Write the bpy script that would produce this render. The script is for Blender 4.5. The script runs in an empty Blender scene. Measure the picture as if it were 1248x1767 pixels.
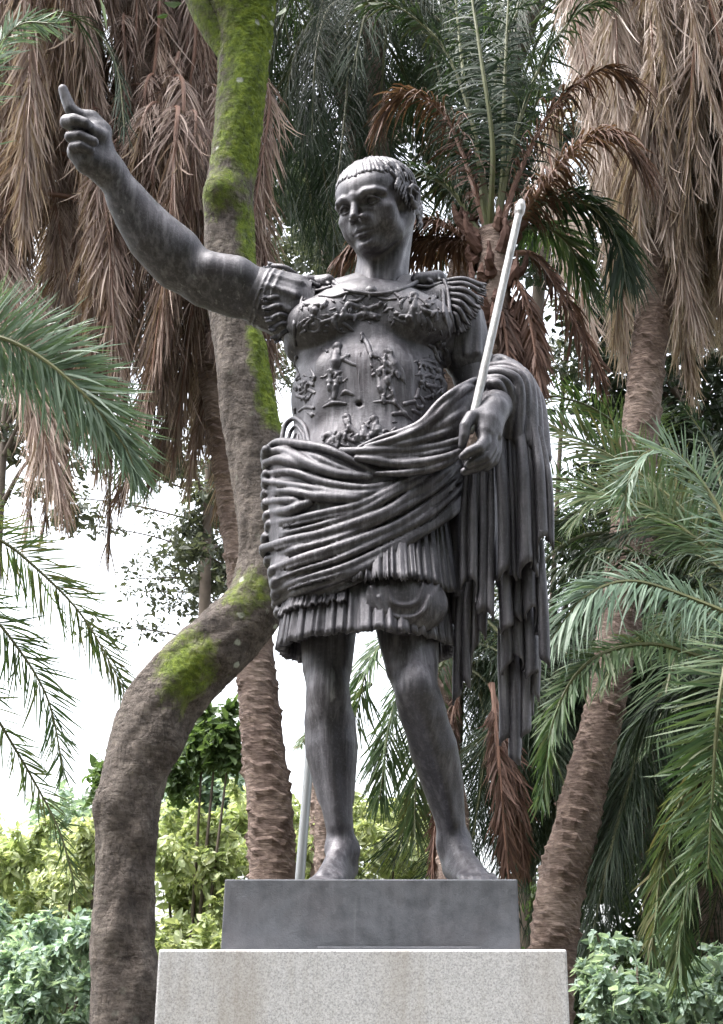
import bpy, math, random
import numpy as np
from mathutils import Vector, Matrix

rnd = random.Random(7)
sc = bpy.context.scene
col = sc.collection
R = math.radians

# ------------------------------------------------------------------ camera
FPX, PX0, PY0, PITCH = 2600.0, 690.0, 883.5, R(20)
CAM = np.array([0.0, -4.3, 1.6])
cd = bpy.data.cameras.new('camera')
cd.sensor_fit = 'VERTICAL'; cd.sensor_height = 24.0; cd.sensor_width = 24.0
cd.lens = 24.0 * FPX / 1767.0
cd.shift_x = -(PX0 - 624.0) / 1767.0
cd.clip_start = 0.05; cd.clip_end = 2000
co = bpy.data.objects.new('camera', cd); col.objects.link(co)
co.location = CAM; co.rotation_euler = (R(90) + PITCH, 0, 0)
sc.camera = co

# ------------------------------------------------------------------ sky, sun, exposure
SUN_EL, SUN_AZ = R(66), R(262)          # azimuth clockwise from +Y: high, from the side of the raised arm
w = bpy.data.worlds.new('World'); sc.world = w; w.use_nodes = True
nt = w.node_tree; nt.nodes.clear()
sky = nt.nodes.new('ShaderNodeTexSky'); sky.sky_type = 'NISHITA'; sky.sun_disc = False
sky.sun_elevation = SUN_EL; sky.sun_rotation = SUN_AZ
sky.dust_density = 6.0; sky.air_density = 1.0; sky.ozone_density = 1.0
hs = nt.nodes.new('ShaderNodeHueSaturation'); hs.inputs['Saturation'].default_value = 0.30
bg = nt.nodes.new('ShaderNodeBackground'); bg.inputs['Strength'].default_value = 0.14
wo = nt.nodes.new('ShaderNodeOutputWorld')
nt.links.new(sky.outputs[0], hs.inputs['Color']); nt.links.new(hs.outputs[0], bg.inputs['Color'])
nt.links.new(bg.outputs[0], wo.inputs['Surface'])
sl = bpy.data.lights.new('sun', 'SUN'); sl.energy = 1.05; sl.angle = R(40); sl.color = (1.0, 0.97, 0.93)
so = bpy.data.objects.new('sun', sl); col.objects.link(so)
sdir = Vector((math.cos(SUN_EL) * math.sin(SUN_AZ), math.cos(SUN_EL) * math.cos(SUN_AZ), math.sin(SUN_EL)))
so.rotation_euler = sdir.to_track_quat('Z', 'Y').to_euler()
so.location = (0, 0, 30)
vs = sc.view_settings
vs.view_transform = 'Standard'; vs.look = 'None'; vs.exposure = 2.65; vs.gamma = 1.0; vs.use_curve_mapping = False
sc.cycles.max_bounces = 5; sc.cycles.diffuse_bounces = 3; sc.cycles.glossy_bounces = 2; sc.cycles.use_adaptive_sampling = True; sc.cycles.adaptive_threshold = 0.02; sc.cycles.transparent_max_bounces = 8
sc.cycles.use_denoising = True

# ------------------------------------------------------------------ measuring helpers
_F = np.array([0, math.cos(PITCH), math.sin(PITCH)]); _U = np.array([0, -math.sin(PITCH), math.cos(PITCH)])
def P(px, py, Y):
    """the point of the vertical plane y = Y that was measured at this spot of the photograph"""
    d = np.array([(px - PX0) / FPX, 0, 0]) + _U * (-(py - PY0) / FPX) + _F
    return CAM + d * ((Y - CAM[1]) / d[1])
def MPP(p):
    """metres that one measured pixel spans at the point p"""
    return float(np.dot(np.asarray(p) - CAM, _F)) / FPX
def tag(o, label=None, cat=None, group=None, kind=None):
    if label: o['label'] = label
    if cat: o['category'] = cat
    if group: o['group'] = group
    if kind: o['kind'] = kind
    return o
def empty(name, loc=(0, 0, 0)):
    o = bpy.data.objects.new(name, None); col.objects.link(o); o.location = loc; o.empty_display_size = 0.1
    return o
def setp(o, parent):
    o.parent = parent
    if parent is not None:
        o.matrix_parent_inverse = Matrix.Translation(-Vector(parent.location)) if parent.parent is None else Matrix.Identity(4)
    return o
def npmesh(name, verts, faces, mat=None, smooth=True, mats=None, midx=None):
    """faces: (n,3) or (n,4) array, or a list of such arrays"""
    fl = faces if isinstance(faces, list) else [faces]
    me = bpy.data.meshes.new(name)
    verts = np.asarray(verts, np.float32)
    me.vertices.add(len(verts)); me.vertices.foreach_set('co', verts.ravel())
    loops = np.concatenate([np.asarray(f, np.int32).ravel() for f in fl])
    tot = np.concatenate([np.full(len(f), np.asarray(f).shape[1], np.int32) for f in fl])
    start = np.concatenate([[0], np.cumsum(tot)[:-1]]).astype(np.int32)
    me.loops.add(len(loops)); me.loops.foreach_set('vertex_index', loops)
    me.polygons.add(len(tot)); me.polygons.foreach_set('loop_start', start); me.polygons.foreach_set('loop_total', tot)
    if midx is not None: me.polygons.foreach_set('material_index', np.asarray(midx, np.int32))
    me.polygons.foreach_set('use_smooth', np.full(len(tot), bool(smooth)))
    me.update(calc_edges=True)
    for m in (mats if mats else [mat]):
        if m: me.materials.append(m)
    return me
def mobj(name, me, parent=None):
    o = bpy.data.objects.new(name, me); col.objects.link(o)
    if parent is not None: setp(o, parent)
    return o

# ------------------------------------------------------------------ material helpers
def newmat(name):
    m = bpy.data.materials.new(name); m.use_nodes = True
    n = m.node_tree; n.nodes.clear()
    out = n.nodes.new('ShaderNodeOutputMaterial'); b = n.nodes.new('ShaderNodeBsdfPrincipled')
    n.links.new(b.outputs[0], out.inputs['Surface'])
    return m, n, b, out
def node(n, t, **kw):
    x = n.nodes.new(t)
    for k, v in kw.items():
        if k in x.inputs: x.inputs[k].default_value = v
        else: setattr(x, k, v)
    return x
def ramp(n, src, stops):
    r = n.nodes.new('ShaderNodeValToRGB'); e = r.color_ramp.elements
    while len(e) < len(stops): e.new(0.5)
    for q, (p, c) in zip(e, stops): q.position = p; q.color = (*c, 1) if len(c) == 3 else c
    n.links.new(src, r.inputs[0]); return r.outputs[0]
def mix(n, fac, a, b, mode='MIX'):
    x = n.nodes.new('ShaderNodeMix'); x.data_type = 'RGBA'; x.blend_type = mode
    for i, v in ((0, fac), (6, a), (7, b)):
        if hasattr(v, 'is_output') or isinstance(v, bpy.types.NodeSocket): n.links.new(v, x.inputs[i])
        elif i == 0: x.inputs[0].default_value = v
        else: x.inputs[i].default_value = (*v, 1)
    return x.outputs[2]
def math_(n, op, a, b=0.0):
    x = n.nodes.new('ShaderNodeMath'); x.operation = op
    for i, v in enumerate((a, b)):
        if isinstance(v, bpy.types.NodeSocket): n.links.new(v, x.inputs[i])
        else: x.inputs[i].default_value = v
    return x.outputs[0]
def coords(n, scale=(1, 1, 1), which='Object'):
    t = n.nodes.new('ShaderNodeTexCoord'); mp = n.nodes.new('ShaderNodeMapping'); mp.inputs['Scale'].default_value = scale
    n.links.new(t.outputs[which], mp.inputs['Vector']); return mp.outputs[0]
def noise(n, vec, scale, detail=4, rough=0.55):
    x = n.nodes.new('ShaderNodeTexNoise'); x.inputs['Scale'].default_value = scale
    x.inputs['Detail'].default_value = detail; x.inputs['Roughness'].default_value = rough
    n.links.new(vec, x.inputs['Vector']); return x.outputs[0]
def bump(n, b, height, strength=0.3, dist=0.01):
    x = n.nodes.new('ShaderNodeBump'); x.inputs['Strength'].default_value = strength; x.inputs['Distance'].default_value = dist
    n.links.new(height, x.inputs['Height']); n.links.new(x.outputs[0], b.inputs['Normal'])
# ------------------------------------------------------------------ sculpting: distance fields on a voxel grid
class Field:
    def __init__(s, lo, hi, h):
        s.h = h; s.lo = np.asarray(lo, float); s.n = np.ceil((np.asarray(hi, float) - s.lo) / h).astype(int) + 1
        s.d = np.full(tuple(s.n), 1.0, np.float32)
        s.ax = [(s.lo[i] + np.arange(s.n[i]) * h).astype(np.float32) for i in range(3)]
    def reg(s, lo, hi, pad):
        a = np.clip(np.floor((np.asarray(lo) - pad - s.lo) / s.h).astype(int), 0, s.n)
        b = np.clip(np.ceil((np.asarray(hi) + pad - s.lo) / s.h).astype(int) + 1, 0, s.n)
        if (b <= a).any(): return None
        sl = tuple(slice(int(i), int(j)) for i, j in zip(a, b))
        return sl, s.ax[0][sl[0]][:, None, None], s.ax[1][sl[1]][None, :, None], s.ax[2][sl[2]][None, None, :]
    def put(s, prim, k=0.0, sub=False):
        lo, hi, fn = prim
        q = s.reg(lo, hi, k + 3 * s.h)
        if q is None: return s
        sl, x, y, z = q
        d = fn(x, y, z).astype(np.float32); e = s.d[sl]
        if sub: d = -d
        if k > 0:
            hh = np.maximum(k - np.abs(d - e), 0) / k
            c = hh * hh * (k * 0.25)
        else: c = 0
        s.d[sl] = (np.maximum(e, d) + c) if sub else (np.minimum(e, d) - c)
        return s
    def cut(s, prim, k=0.0): return s.put(prim, k, True)
    def hit(s, px, py, off=0.0):
        """first surface met by the sight line measured at (px, py); off > 0 comes out of the surface"""
        d = np.array([(px - PX0) / FPX, 0, 0]) + _U * (-(py - PY0) / FPX) + _F
        d = d / np.linalg.norm(d)
        t = np.arange(3.2, 6.6, s.h * 0.5)
        pts = CAM + t[:, None] * d
        ij = np.round((pts - s.lo) / s.h).astype(int)
        ok = ((ij >= 0) & (ij < s.n)).all(1)
        v = np.full(len(t), 1.0); g = ij[ok]; v[ok] = s.d[g[:, 0], g[:, 1], g[:, 2]]
        w_ = np.nonzero(v < 0)[0]
        if len(w_) == 0:
            i = int(np.argmin(v)); return CAM + d * (t[i] - off)
        return CAM + d * (t[w_[0]] - off)
    def mesh(s):
        d = s.d; c = [slice(0, -1), slice(1, None)]
        neg = d < 0
        cnt = np.zeros(tuple(s.n - 1), np.int8)
        for i in (0, 1):
            for j in (0, 1):
                for k in (0, 1): cnt += neg[c[i], c[j], c[k]]
        act = (cnt > 0) & (cnt < 8)
        I = np.array(np.nonzero(act))
        idx = np.full(act.shape, -1, np.int32); idx[tuple(I)] = np.arange(I.shape[1])
        acc = np.zeros((I.shape[1], 3)); num = np.zeros(I.shape[1])
        for axis in range(3):
            o1, o2 = [a for a in range(3) if a != axis]
            for u in (0, 1):
                for v in (0, 1):
                    off = np.zeros((3, 1), int); off[o1] = u; off[o2] = v
                    A = I + off; off2 = off.copy(); off2[axis] = 1; B = I + off2
                    da = d[tuple(A)].astype(float); db = d[tuple(B)].astype(float)
                    m = (da < 0) != (db < 0)
                    t = np.where(m, np.clip(da / np.where(m, da - db, 1), 0, 1), 0)
                    for q in range(3):
                        acc[:, q] += np.where(m, off[q, 0] + (t if q == axis else 0), 0)
                    num += m
        V = s.lo + (I.T + acc / num[:, None]) * s.h
        quads = []
        for axis in range(3):
            o1, o2 = [(1, 2), (2, 0), (0, 1)][axis]
            a = [slice(None)] * 3; b = [slice(None)] * 3
            a[axis] = slice(0, -1); b[axis] = slice(1, None)
            for q in (o1, o2): a[q] = slice(1, -1); b[q] = slice(1, -1)
            na, nb = neg[tuple(a)], neg[tuple(b)]
            E = np.array(np.nonzero(na != nb)); E[o1] += 1; E[o2] += 1
            flip = nb[tuple(np.array(np.nonzero(na != nb)))]
            def cell(du, dv):
                C = E.copy(); C[o1] += du; C[o2] += dv; return idx[tuple(C)]
            Q = np.stack([cell(-1, -1), cell(0, -1), cell(0, 0), cell(-1, 0)], 1)
            Q[flip] = Q[flip][:, ::-1]
            quads.append(Q)
        Q = np.concatenate(quads); Q = Q[(Q >= 0).all(1)]
        return V, Q
def _seg(x, y, z, a, b, ra, rb):
    ba = np.asarray(b, float) - a; L = float(np.dot(ba, ba)) + 1e-12
    px, py, pz = x - np.float32(a[0]), y - np.float32(a[1]), z - np.float32(a[2])
    t = np.clip((px * np.float32(ba[0]) + py * np.float32(ba[1]) + pz * np.float32(ba[2])) / np.float32(L), 0, 1)
    dx, dy, dz = px - t * np.float32(ba[0]), py - t * np.float32(ba[1]), pz - t * np.float32(ba[2])
    return np.sqrt(dx * dx + dy * dy + dz * dz) - (np.float32(ra) + t * np.float32(rb - ra))
def chain(pts, radii):
    pts = [np.asarray(p, float) for p in pts]
    if np.isscalar(radii): radii = [radii] * len(pts)
    m = max(radii); A = np.array(pts)
    def fn(x, y, z):
        d = None
        for i in range(max(1, len(pts) - 1)):
            j = min(i + 1, len(pts) - 1)
            e = _seg(x, y, z, pts[i], pts[j], radii[i], radii[j])
            d = e if d is None else np.minimum(d, e)
        return d
    return A.min(0) - m, A.max(0) + m, fn
def ell(c, r, rot=None):
    c = np.asarray(c, float); r = np.asarray(r, float); m = r.max() if rot is not None else r
    M = None if rot is None else np.array(rot.transposed() if hasattr(rot, 'transposed') else np.asarray(rot).T, float)
    def fn(x, y, z):
        x, y, z = x - np.float32(c[0]), y - np.float32(c[1]), z - np.float32(c[2])
        if M is not None:
            x, y, z = (np.float32(M[i, 0]) * x + np.float32(M[i, 1]) * y + np.float32(M[i, 2]) * z for i in range(3))
        a, b, g = (x / np.float32(r[0])) ** 2, (y / np.float32(r[1])) ** 2, (z / np.float32(r[2])) ** 2
        k0 = np.sqrt(a + b + g) + 1e-6
        k1 = np.sqrt(a / np.float32(r[0] ** 2) + b / np.float32(r[1] ** 2) + g / np.float32(r[2] ** 2)) + 1e-6
        return k0 * (k0 - 1) / k1
    return c - m, c + m, fn
def spline(pts, n=6):
    """Catmull-Rom through the points, n steps per span"""
    p = np.asarray(pts, float); p = np.vstack([2 * p[0] - p[1], p, 2 * p[-1] - p[-2]])
    out = []
    for i in range(1, len(p) - 2):
        for k in range(n):
            t = k / n
            out.append(0.5 * ((2 * p[i]) + (p[i + 1] - p[i - 1]) * t + (2 * p[i - 1] - 5 * p[i] + 4 * p[i + 1] - p[i + 2]) * t * t
                              + (3 * p[i] - p[i - 1] - 3 * p[i + 1] + p[i + 2]) * t ** 3))
    out.append(p[-2]); return np.array(out)
def pchain(spec):
    """[(px, py, Y, radius in px)] -> chain in metres"""
    pts = [P(a, b, c) for a, b, c, _ in spec]
    return chain(pts, [q[3] * MPP(p) for p, q in zip(pts, spec)])
def joinm(parts):
    V, F, o = [], [], 0
    for v, f in parts:
        V.append(np.asarray(v)); F.append(np.asarray(f) + o); o += len(v)
    return np.concatenate(V), np.concatenate(F)
# ------------------------------------------------------------------ materials of the monument
def bronze_mat(name, base, light, metal=0.55, rough=0.46, streak=0.5, bmp=0.35, spots=0.45):
    m, n, b, _ = newmat(name)
    v = coords(n)
    n1 = noise(n, v, 4.5, 7, 0.65); n2 = noise(n, coords(n, (46, 46, 3.2)), 1.0, 6, 0.68); n3 = noise(n, v, 120.0, 5, 0.65); n4 = noise(n, v, 28.0, 5, 0.6)
    dust = math_(n, 'MULTIPLY', ramp(n, n2, [(0.46, (0, 0, 0)), (0.62, (.8, .8, .8)), (0.75, (1, 1, 1))]), ramp(n, n1, [(0.38, (.25, .25, .25)), (0.62, (1, 1, 1))]))
    c = ramp(n, n4, [(0.3, tuple(q * .85 for q in base)), (0.7, tuple(q * 1.35 for q in base))])
    c = mix(n, ramp(n, n1, [(0.48, (0, 0, 0)), (0.72, (.5, .5, .5))]), c, (base[0] * 2.0, base[1] * 1.75, base[2] * 1.65))
    c = mix(n, math_(n, 'MULTIPLY', dust, streak), c, light)
    c = mix(n, ramp(n, n3, [(0.52, (0, 0, 0)), (0.74, (0.28, 0.28, 0.28))]), c, light)
    run = math_(n, 'MULTIPLY', ramp(n, noise(n, coords(n, (60, 60, 1.6)), 1.0, 4, .6), [(0.60, (0, 0, 0)), (0.70, (1, 1, 1))]), ramp(n, noise(n, v, 3.1, 3), [(0.50, (0, 0, 0)), (0.60, (1, 1, 1))]))
    c = mix(n, math_(n, 'MULTIPLY', run, spots), c, (0.36, 0.37, 0.38))
    n.links.new(c, b.inputs['Base Color'])
    b.inputs['Metallic'].default_value = metal
    n.links.new(ramp(n, mix(n, .5, n4, n2), [(0.35, (rough - 0.14,) * 3), (0.65, (rough + 0.16,) * 3)]), b.inputs['Roughness'])
    bump(n, b, mix(n, 0.45, mix(n, .5, n3, noise(n, v, 260, 2)), n4), bmp, 0.008)
    return m
M_BRONZE = bronze_mat('weathered_bronze', (0.036, 0.034, 0.041), (0.20, 0.195, 0.215), 0.36, 0.48, 0.72)
M_PLINTH = bronze_mat('dark_bronze_plate', (0.070, 0.074, 0.085), (0.125, 0.13, 0.145), 0.30, 0.52, 0.4, .25, .10)
M_STAFF = bronze_mat('pale_metal_staff', (0.25, 0.25, 0.25), (0.06, 0.06, 0.064), 0.45, 0.42, 1.0, .5, .8)
m, n, b, _ = newmat('grey_granite'); M_GRANITE = m
v = coords(n)
g1, g2, g3 = noise(n, v, 240, 3, .65), noise(n, v, 150, 3, .6), noise(n, v, 380, 1, .5)
c = ramp(n, g1, [(0.34, (0.26, 0.26, 0.275)), (0.46, (0.40, 0.40, 0.42)), (0.60, (0.50, 0.50, 0.52)), (0.72, (0.60, 0.60, 0.615))])
c = mix(n, ramp(n, g2, [(0.36, (.6, .6, .6)), (0.44, (0, 0, 0))]), c, (0.24, 0.235, 0.23))
c = mix(n, ramp(n, g3, [(0.60, (0, 0, 0)), (0.70, (.8, .8, .8))]), c, (0.60, 0.59, 0.58))
c = mix(n, ramp(n, noise(n, coords(n, (24, 24, 1.0)), 1.0, 6, .7), [(0.55, (0, 0, 0)), (0.70, (0.35, 0.35, 0.35))]), c, (0.30, 0.28, 0.26))
c = mix(n, ramp(n, noise(n, coords(n, (6, 6, 1.2)), 1.0, 6, .65), [(0.50, (0, 0, 0)), (0.74, (0.65, 0.65, 0.65))]), c, (0.26, 0.225, 0.185))
n.links.new(c, b.inputs['Base Color']); b.inputs['Roughness'].default_value = 0.55
bump(n, b, noise(n, v, 120, 3), 0.15, 0.002)
# ------------------------------------------------------------------ the pedestal
def boxmesh(name, x0, x1, y0, y1, z0, z1, mat, taper=0.0, bev=0.006):
    import bmesh
    bm = bmesh.new(); bmesh.ops.create_cube(bm, size=1)
    for q in bm.verts:
        t = taper if q.co.z < 0 else 0
        q.co = ((x0 - t if q.co.x < 0 else x1 + t), (y0 - t if q.co.y < 0 else y1 + t), (z0 if q.co.z < 0 else z1))
    bmesh.ops.bevel(bm, geom=list(bm.edges), offset=bev, segments=2, affect='EDGES', profile=0.6)
    me = bpy.data.meshes.new(name); bm.to_mesh(me); bm.free(); me.materials.append(mat); return me
gz = float(P(640, 1638, -0.56)[2])
gx0, gx1 = P(274, 1638, -0.56)[0], P(978, 1638, -0.56)[0]
ped = tag(mobj('granite_pedestal', boxmesh('granite_pedestal', gx0, gx1, -0.56, 0.64, 0.0, gz, M_GRANITE, 0.012, 0.006)),
          'speckled pale grey granite block that carries the bronze statue', 'pedestal')
PZ = float(P(640, 1517, -0.40)[2])
px0, px1 = P(388, 1517, -0.40)[0], P(893, 1517, -0.40)[0]
statue = tag(empty('bronze_statue', (float(P(640, 1517, 0)[0]), 0, gz)),
             'dark bronze statue of a man in ornate armour and draped cloak, one arm raised', 'statue')
pl = mobj('plinth', boxmesh('plinth', px0, px1, -0.40, 0.42, gz + 0.002, PZ, M_PLINTH, 0.003, 0.004), statue)
pl['label'] = 'dark flat bronze slab under the feet'
st = boxmesh('edge_strip', P(548, 1632, -0.43)[0], P(831, 1632, -0.43)[0], -0.446, -0.413, gz + 0.001, gz + 0.014, M_PLINTH, 0, 0.002)
mobj('edge_strip', st, statue)

# ------------------------------------------------------------------ legs and feet
def leg_field():
    f = Field((-0.42, -0.35, PZ - 0.02), (0.34, 0.36, PZ + 1.05), 0.0045)
    # standing leg
    f.put(pchain([(568, 960, 0.02, 72), (566, 1090, 0.00, 49), (565, 1150, -0.01, 43), (566, 1190, -0.02, 36), (567, 1225, -0.01, 36)]), 0.03)
    f.put(pchain([(567, 1215, 0.0, 34), (572, 1285, 0.01, 40), (577, 1345, 0.01, 33), (584, 1410, 0.0, 25), (591, 1462, 0.0, 22)]), 0.03)
    f.put(pchain([(586, 1250, 0.03, 27), (588, 1300, 0.04, 28), (590, 1370, 0.03, 18)]), 0.03)
    f.put(pchain([(552, 1250, 0.02, 24), (553, 1300, 0.02, 23), (566, 1370, 0.02, 16)]), 0.03)
    f.put(ell(P(565, 1190, -0.055), (0.050, 0.035, 0.060)), 0.035)
    f.put(pchain([(561, 1225, -0.055, 10), (570, 1320, -0.05, 8), (585, 1420, -0.035, 8)]), 0.03)
    f.put(ell(P(574, 1464, 0.0), (0.017, 0.020, 0.022)), 0.03); f.put(ell(P(608, 1470, 0.005), (0.016, 0.020, 0.022)), 0.03)
    # its foot, toes towards the lower left
    f.put(pchain([(592, 1465, 0.0, 22), (575, 1495, -0.07, 19), (556, 1516, -0.15, 13)]), 0.03)
    f.put(pchain([(600, 1500, 0.04, 19), (594, 1512, 0.0, 17), (588, 1516, -0.08, 16), (583, 1520, -0.14, 12)]), 0.035)
    for i, (tx, ty) in enumerate([(536, -0.195), (547, -0.20), (557, -0.198), (567, -0.19), (577, -0.178)]):
        r = (9.5, 8, 7.5, 7, 6.5)[i]
        f.put(pchain([(tx + 12, 1519, ty + 0.06, r), (tx + 3, 1523, ty + 0.015, r * 0.95), (tx, 1527, ty, r * 0.9)]), 0.010)
    # relaxed leg, knee forward, shin falling back
    f.put(pchain([(694, 960, 0.0, 80), (704, 1090, -0.06, 54), (711, 1150, -0.10, 46), (718, 1190, -0.12, 37), (728, 1228, -0.10, 37)]), 0.03)
    f.put(pchain([(726, 1215, -0.10, 35), (748, 1290, -0.03, 42), (764, 1350, 0.02, 36), (776, 1410, 0.05, 27), (783, 1455, 0.06, 23)]), 0.03)
    f.put(pchain([(735, 1250, -0.03, 28), (748, 1310, 0.03, 28), (765, 1375, 0.06, 20)]), 0.03)
    f.put(ell(P(717, 1186, -0.170), (0.046, 0.034, 0.054)), 0.045)
    f.put(pchain([(728, 1228, -0.155, 10), (758, 1320, -0.06, 8), (778, 1415, 0.01, 8)]), 0.03)
    f.put(ell(P(767, 1456, 0.06), (0.017, 0.020, 0.022)), 0.03); f.put(ell(P(801, 1454, 0.065), (0.016, 0.020, 0.022)), 0.03)
    f.put(pchain([(785, 1455, 0.06, 23), (800, 1485, 0.0, 22), (826, 1512, -0.08, 17)]), 0.03)
    f.put(pchain([(780, 1470, 0.10, 19), (782, 1500, 0.05, 19), (800, 1514, -0.04, 17), (812, 1518, -0.09, 14)]), 0.035)
    for i, (tx, ty) in enumerate([(801, -0.145), (815, -0.155), (829, -0.155), (842, -0.145), (853, -0.13)]):
        r = (9.5, 8.5, 8, 7.5, 7)[i]
        f.put(pchain([(tx - 4, 1513, ty + 0.06, r), (tx, 1518, ty + 0.015, r * 0.95), (tx + 2, 1525, ty, r * 0.9)]), 0.010)
    f.d = np.maximum(f.d, (PZ - 0.001 - f.ax[2])[None, None, :].astype(np.float32))
    return f
# ------------------------------------------------------------------ raised arm with its pointing hand
def arm_field():
    f = Field(np.array([P(80, 500, -.2)[0], -.42, P(300, 620, -.1)[2]]), np.array([P(545, 500, 0)[0], .20, P(100, 130, -.35)[2] + .03]), 0.0042)
    f.put(pchain([(520, 545, 0.0, 52), (470, 520, -0.01, 52), (437, 507, -0.02, 47), (390, 490, -0.04, 46), (345, 472, -0.06, 40)]), 0.02)
    f.put(pchain([(400, 505, -0.03, 40), (350, 500, -0.04, 30), (322, 478, -0.04, 30)]), 0.03)
    f.put(pchain([(405, 478, -0.07, 36), (365, 468, -0.09, 30)]), 0.03)
    f.put(pchain([(338, 470, -0.06, 37), (305, 446, -0.08, 46), (268, 410, -0.11, 44), (238, 372, -0.14, 38), (205, 320, -0.19, 29), (190, 297, -0.21, 27)]), 0.03)
    f.put(pchain([(306, 428, -0.10, 34), (262, 392, -0.13, 29), (225, 345, -.165, 20)]), 0.04)
    f.put(pchain([(296, 468, -0.06, 26), (250, 418, -0.10, 24), (210, 350, -.16, 16)]), 0.04)
    # palm and heel of the hand
    f.put(pchain([(190, 297, -0.21, 27), (176, 268, -0.23, 25), (163, 232, -0.245, 26), (152, 212, -0.25, 20)]), 0.02)
    f.put(pchain([(176, 290, -0.23, 24), (152, 278, -0.25, 24), (136, 262, -0.262, 20)]), 0.025)
    f.put(pchain([(180, 226, -0.24, 13), (160, 204, -0.25, 11)]), 0.02)
    # index finger, straight up
    f.put(pchain([(158, 206, -0.255, 13), (134, 199, -0.275, 12.5), (122, 188, -0.285, 11), (114, 169, -0.29, 9.6), (109, 154, -0.295, 8.2)]), 0.010)
    # thumb folded over the middle finger
    f.put(pchain([(176, 236, -0.265, 14), (162, 228, -0.29, 12), (150, 218, -0.305, 11)]), 0.012)
    # curled middle, ring and little fingers
    f.put(pchain([(146, 222, -0.262, 12), (122, 212, -0.285, 13), (116, 210, -0.305, 12.5), (128, 208, -0.325, 12), (147, 214, -0.322, 11)]), 0.006)
    f.put(pchain([(150, 244, -0.262, 12), (127, 238, -0.285, 11.5), (122, 236, -0.300, 10.5), (138, 234, -0.316, 9.8), (162, 245, -0.308, 8.8)]), 0.006)
    f.put(pchain([(150, 264, -0.262, 12), (132, 258, -0.280, 10.5), (127, 254, -0.295, 9.5), (140, 252, -0.308, 8.8), (157, 260, -0.300, 7.8)]), 0.006)
    return f
# ------------------------------------------------------------------ bent arm with the hand that holds the staff
def hand_field():
    f = Field(P(740, 880, -0.2) * [1, 0, 1] + [0, -0.45, -0.1], P(920, 470, 0.1) * [1, 0, 1] + [0.05, 0.25, 0.1], 0.0040)
    f.put(pchain([(786, 530, 0.02, 38), (797, 570, 0.04, 39), (806, 620, 0.05, 36), (832, 690, 0.06, 36)]), 0.02)
    f.put(pchain([(840, 690, 0.05, 36), (850, 700, -0.06, 36), (855, 702, -0.16, 30), (853, 708, -0.23, 25)]), 0.03)
    f.put(pchain([(851, 706, -0.24, 22), (842, 728, -0.275, 22), (838, 745, -0.29, 17)]), 0.02)
    f.put(pchain([(835, 716, -0.255, 19), (830, 728, -0.275, 18)]), 0.02)
    f.put(pchain([(857, 720, -0.235, 15), (853, 750, -0.265, 14)]), 0.02)
    f.put(pchain([(834, 716, -0.27, 15), (813, 719, -0.30, 11), (803, 735, -0.315, 10.5), (801, 752, -0.315, 9.5), (798, 768, -0.31, 7.5)]), 0.010)   # thumb
    f.put(pchain([(836, 740, -0.29, 14), (836, 762, -0.305, 11.5), (826, 773, -0.325, 10.5), (810, 780, -0.330, 9.5), (799, 788, -0.325, 7.5)]), 0.006)   # index
    f.put(pchain([(846, 745, -0.275, 13), (847, 772, -0.29, 11), (838, 789, -0.305, 10), (822, 797, -0.310, 9), (808, 803, -0.305, 7.5)]), 0.006)
    f.put(pchain([(852, 750, -0.255, 12), (852, 780, -0.265, 10), (842, 798, -0.28, 9.5), (822, 808, -0.288, 8.5), (801, 814, -0.283, 7)]), 0.006)
    f.put(pchain([(856, 745, -0.24, 11), (858, 778, -0.24, 9), (852, 796, -0.25, 8.5), (838, 808, -0.255, 7)]), 0.006)
    return f
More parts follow.
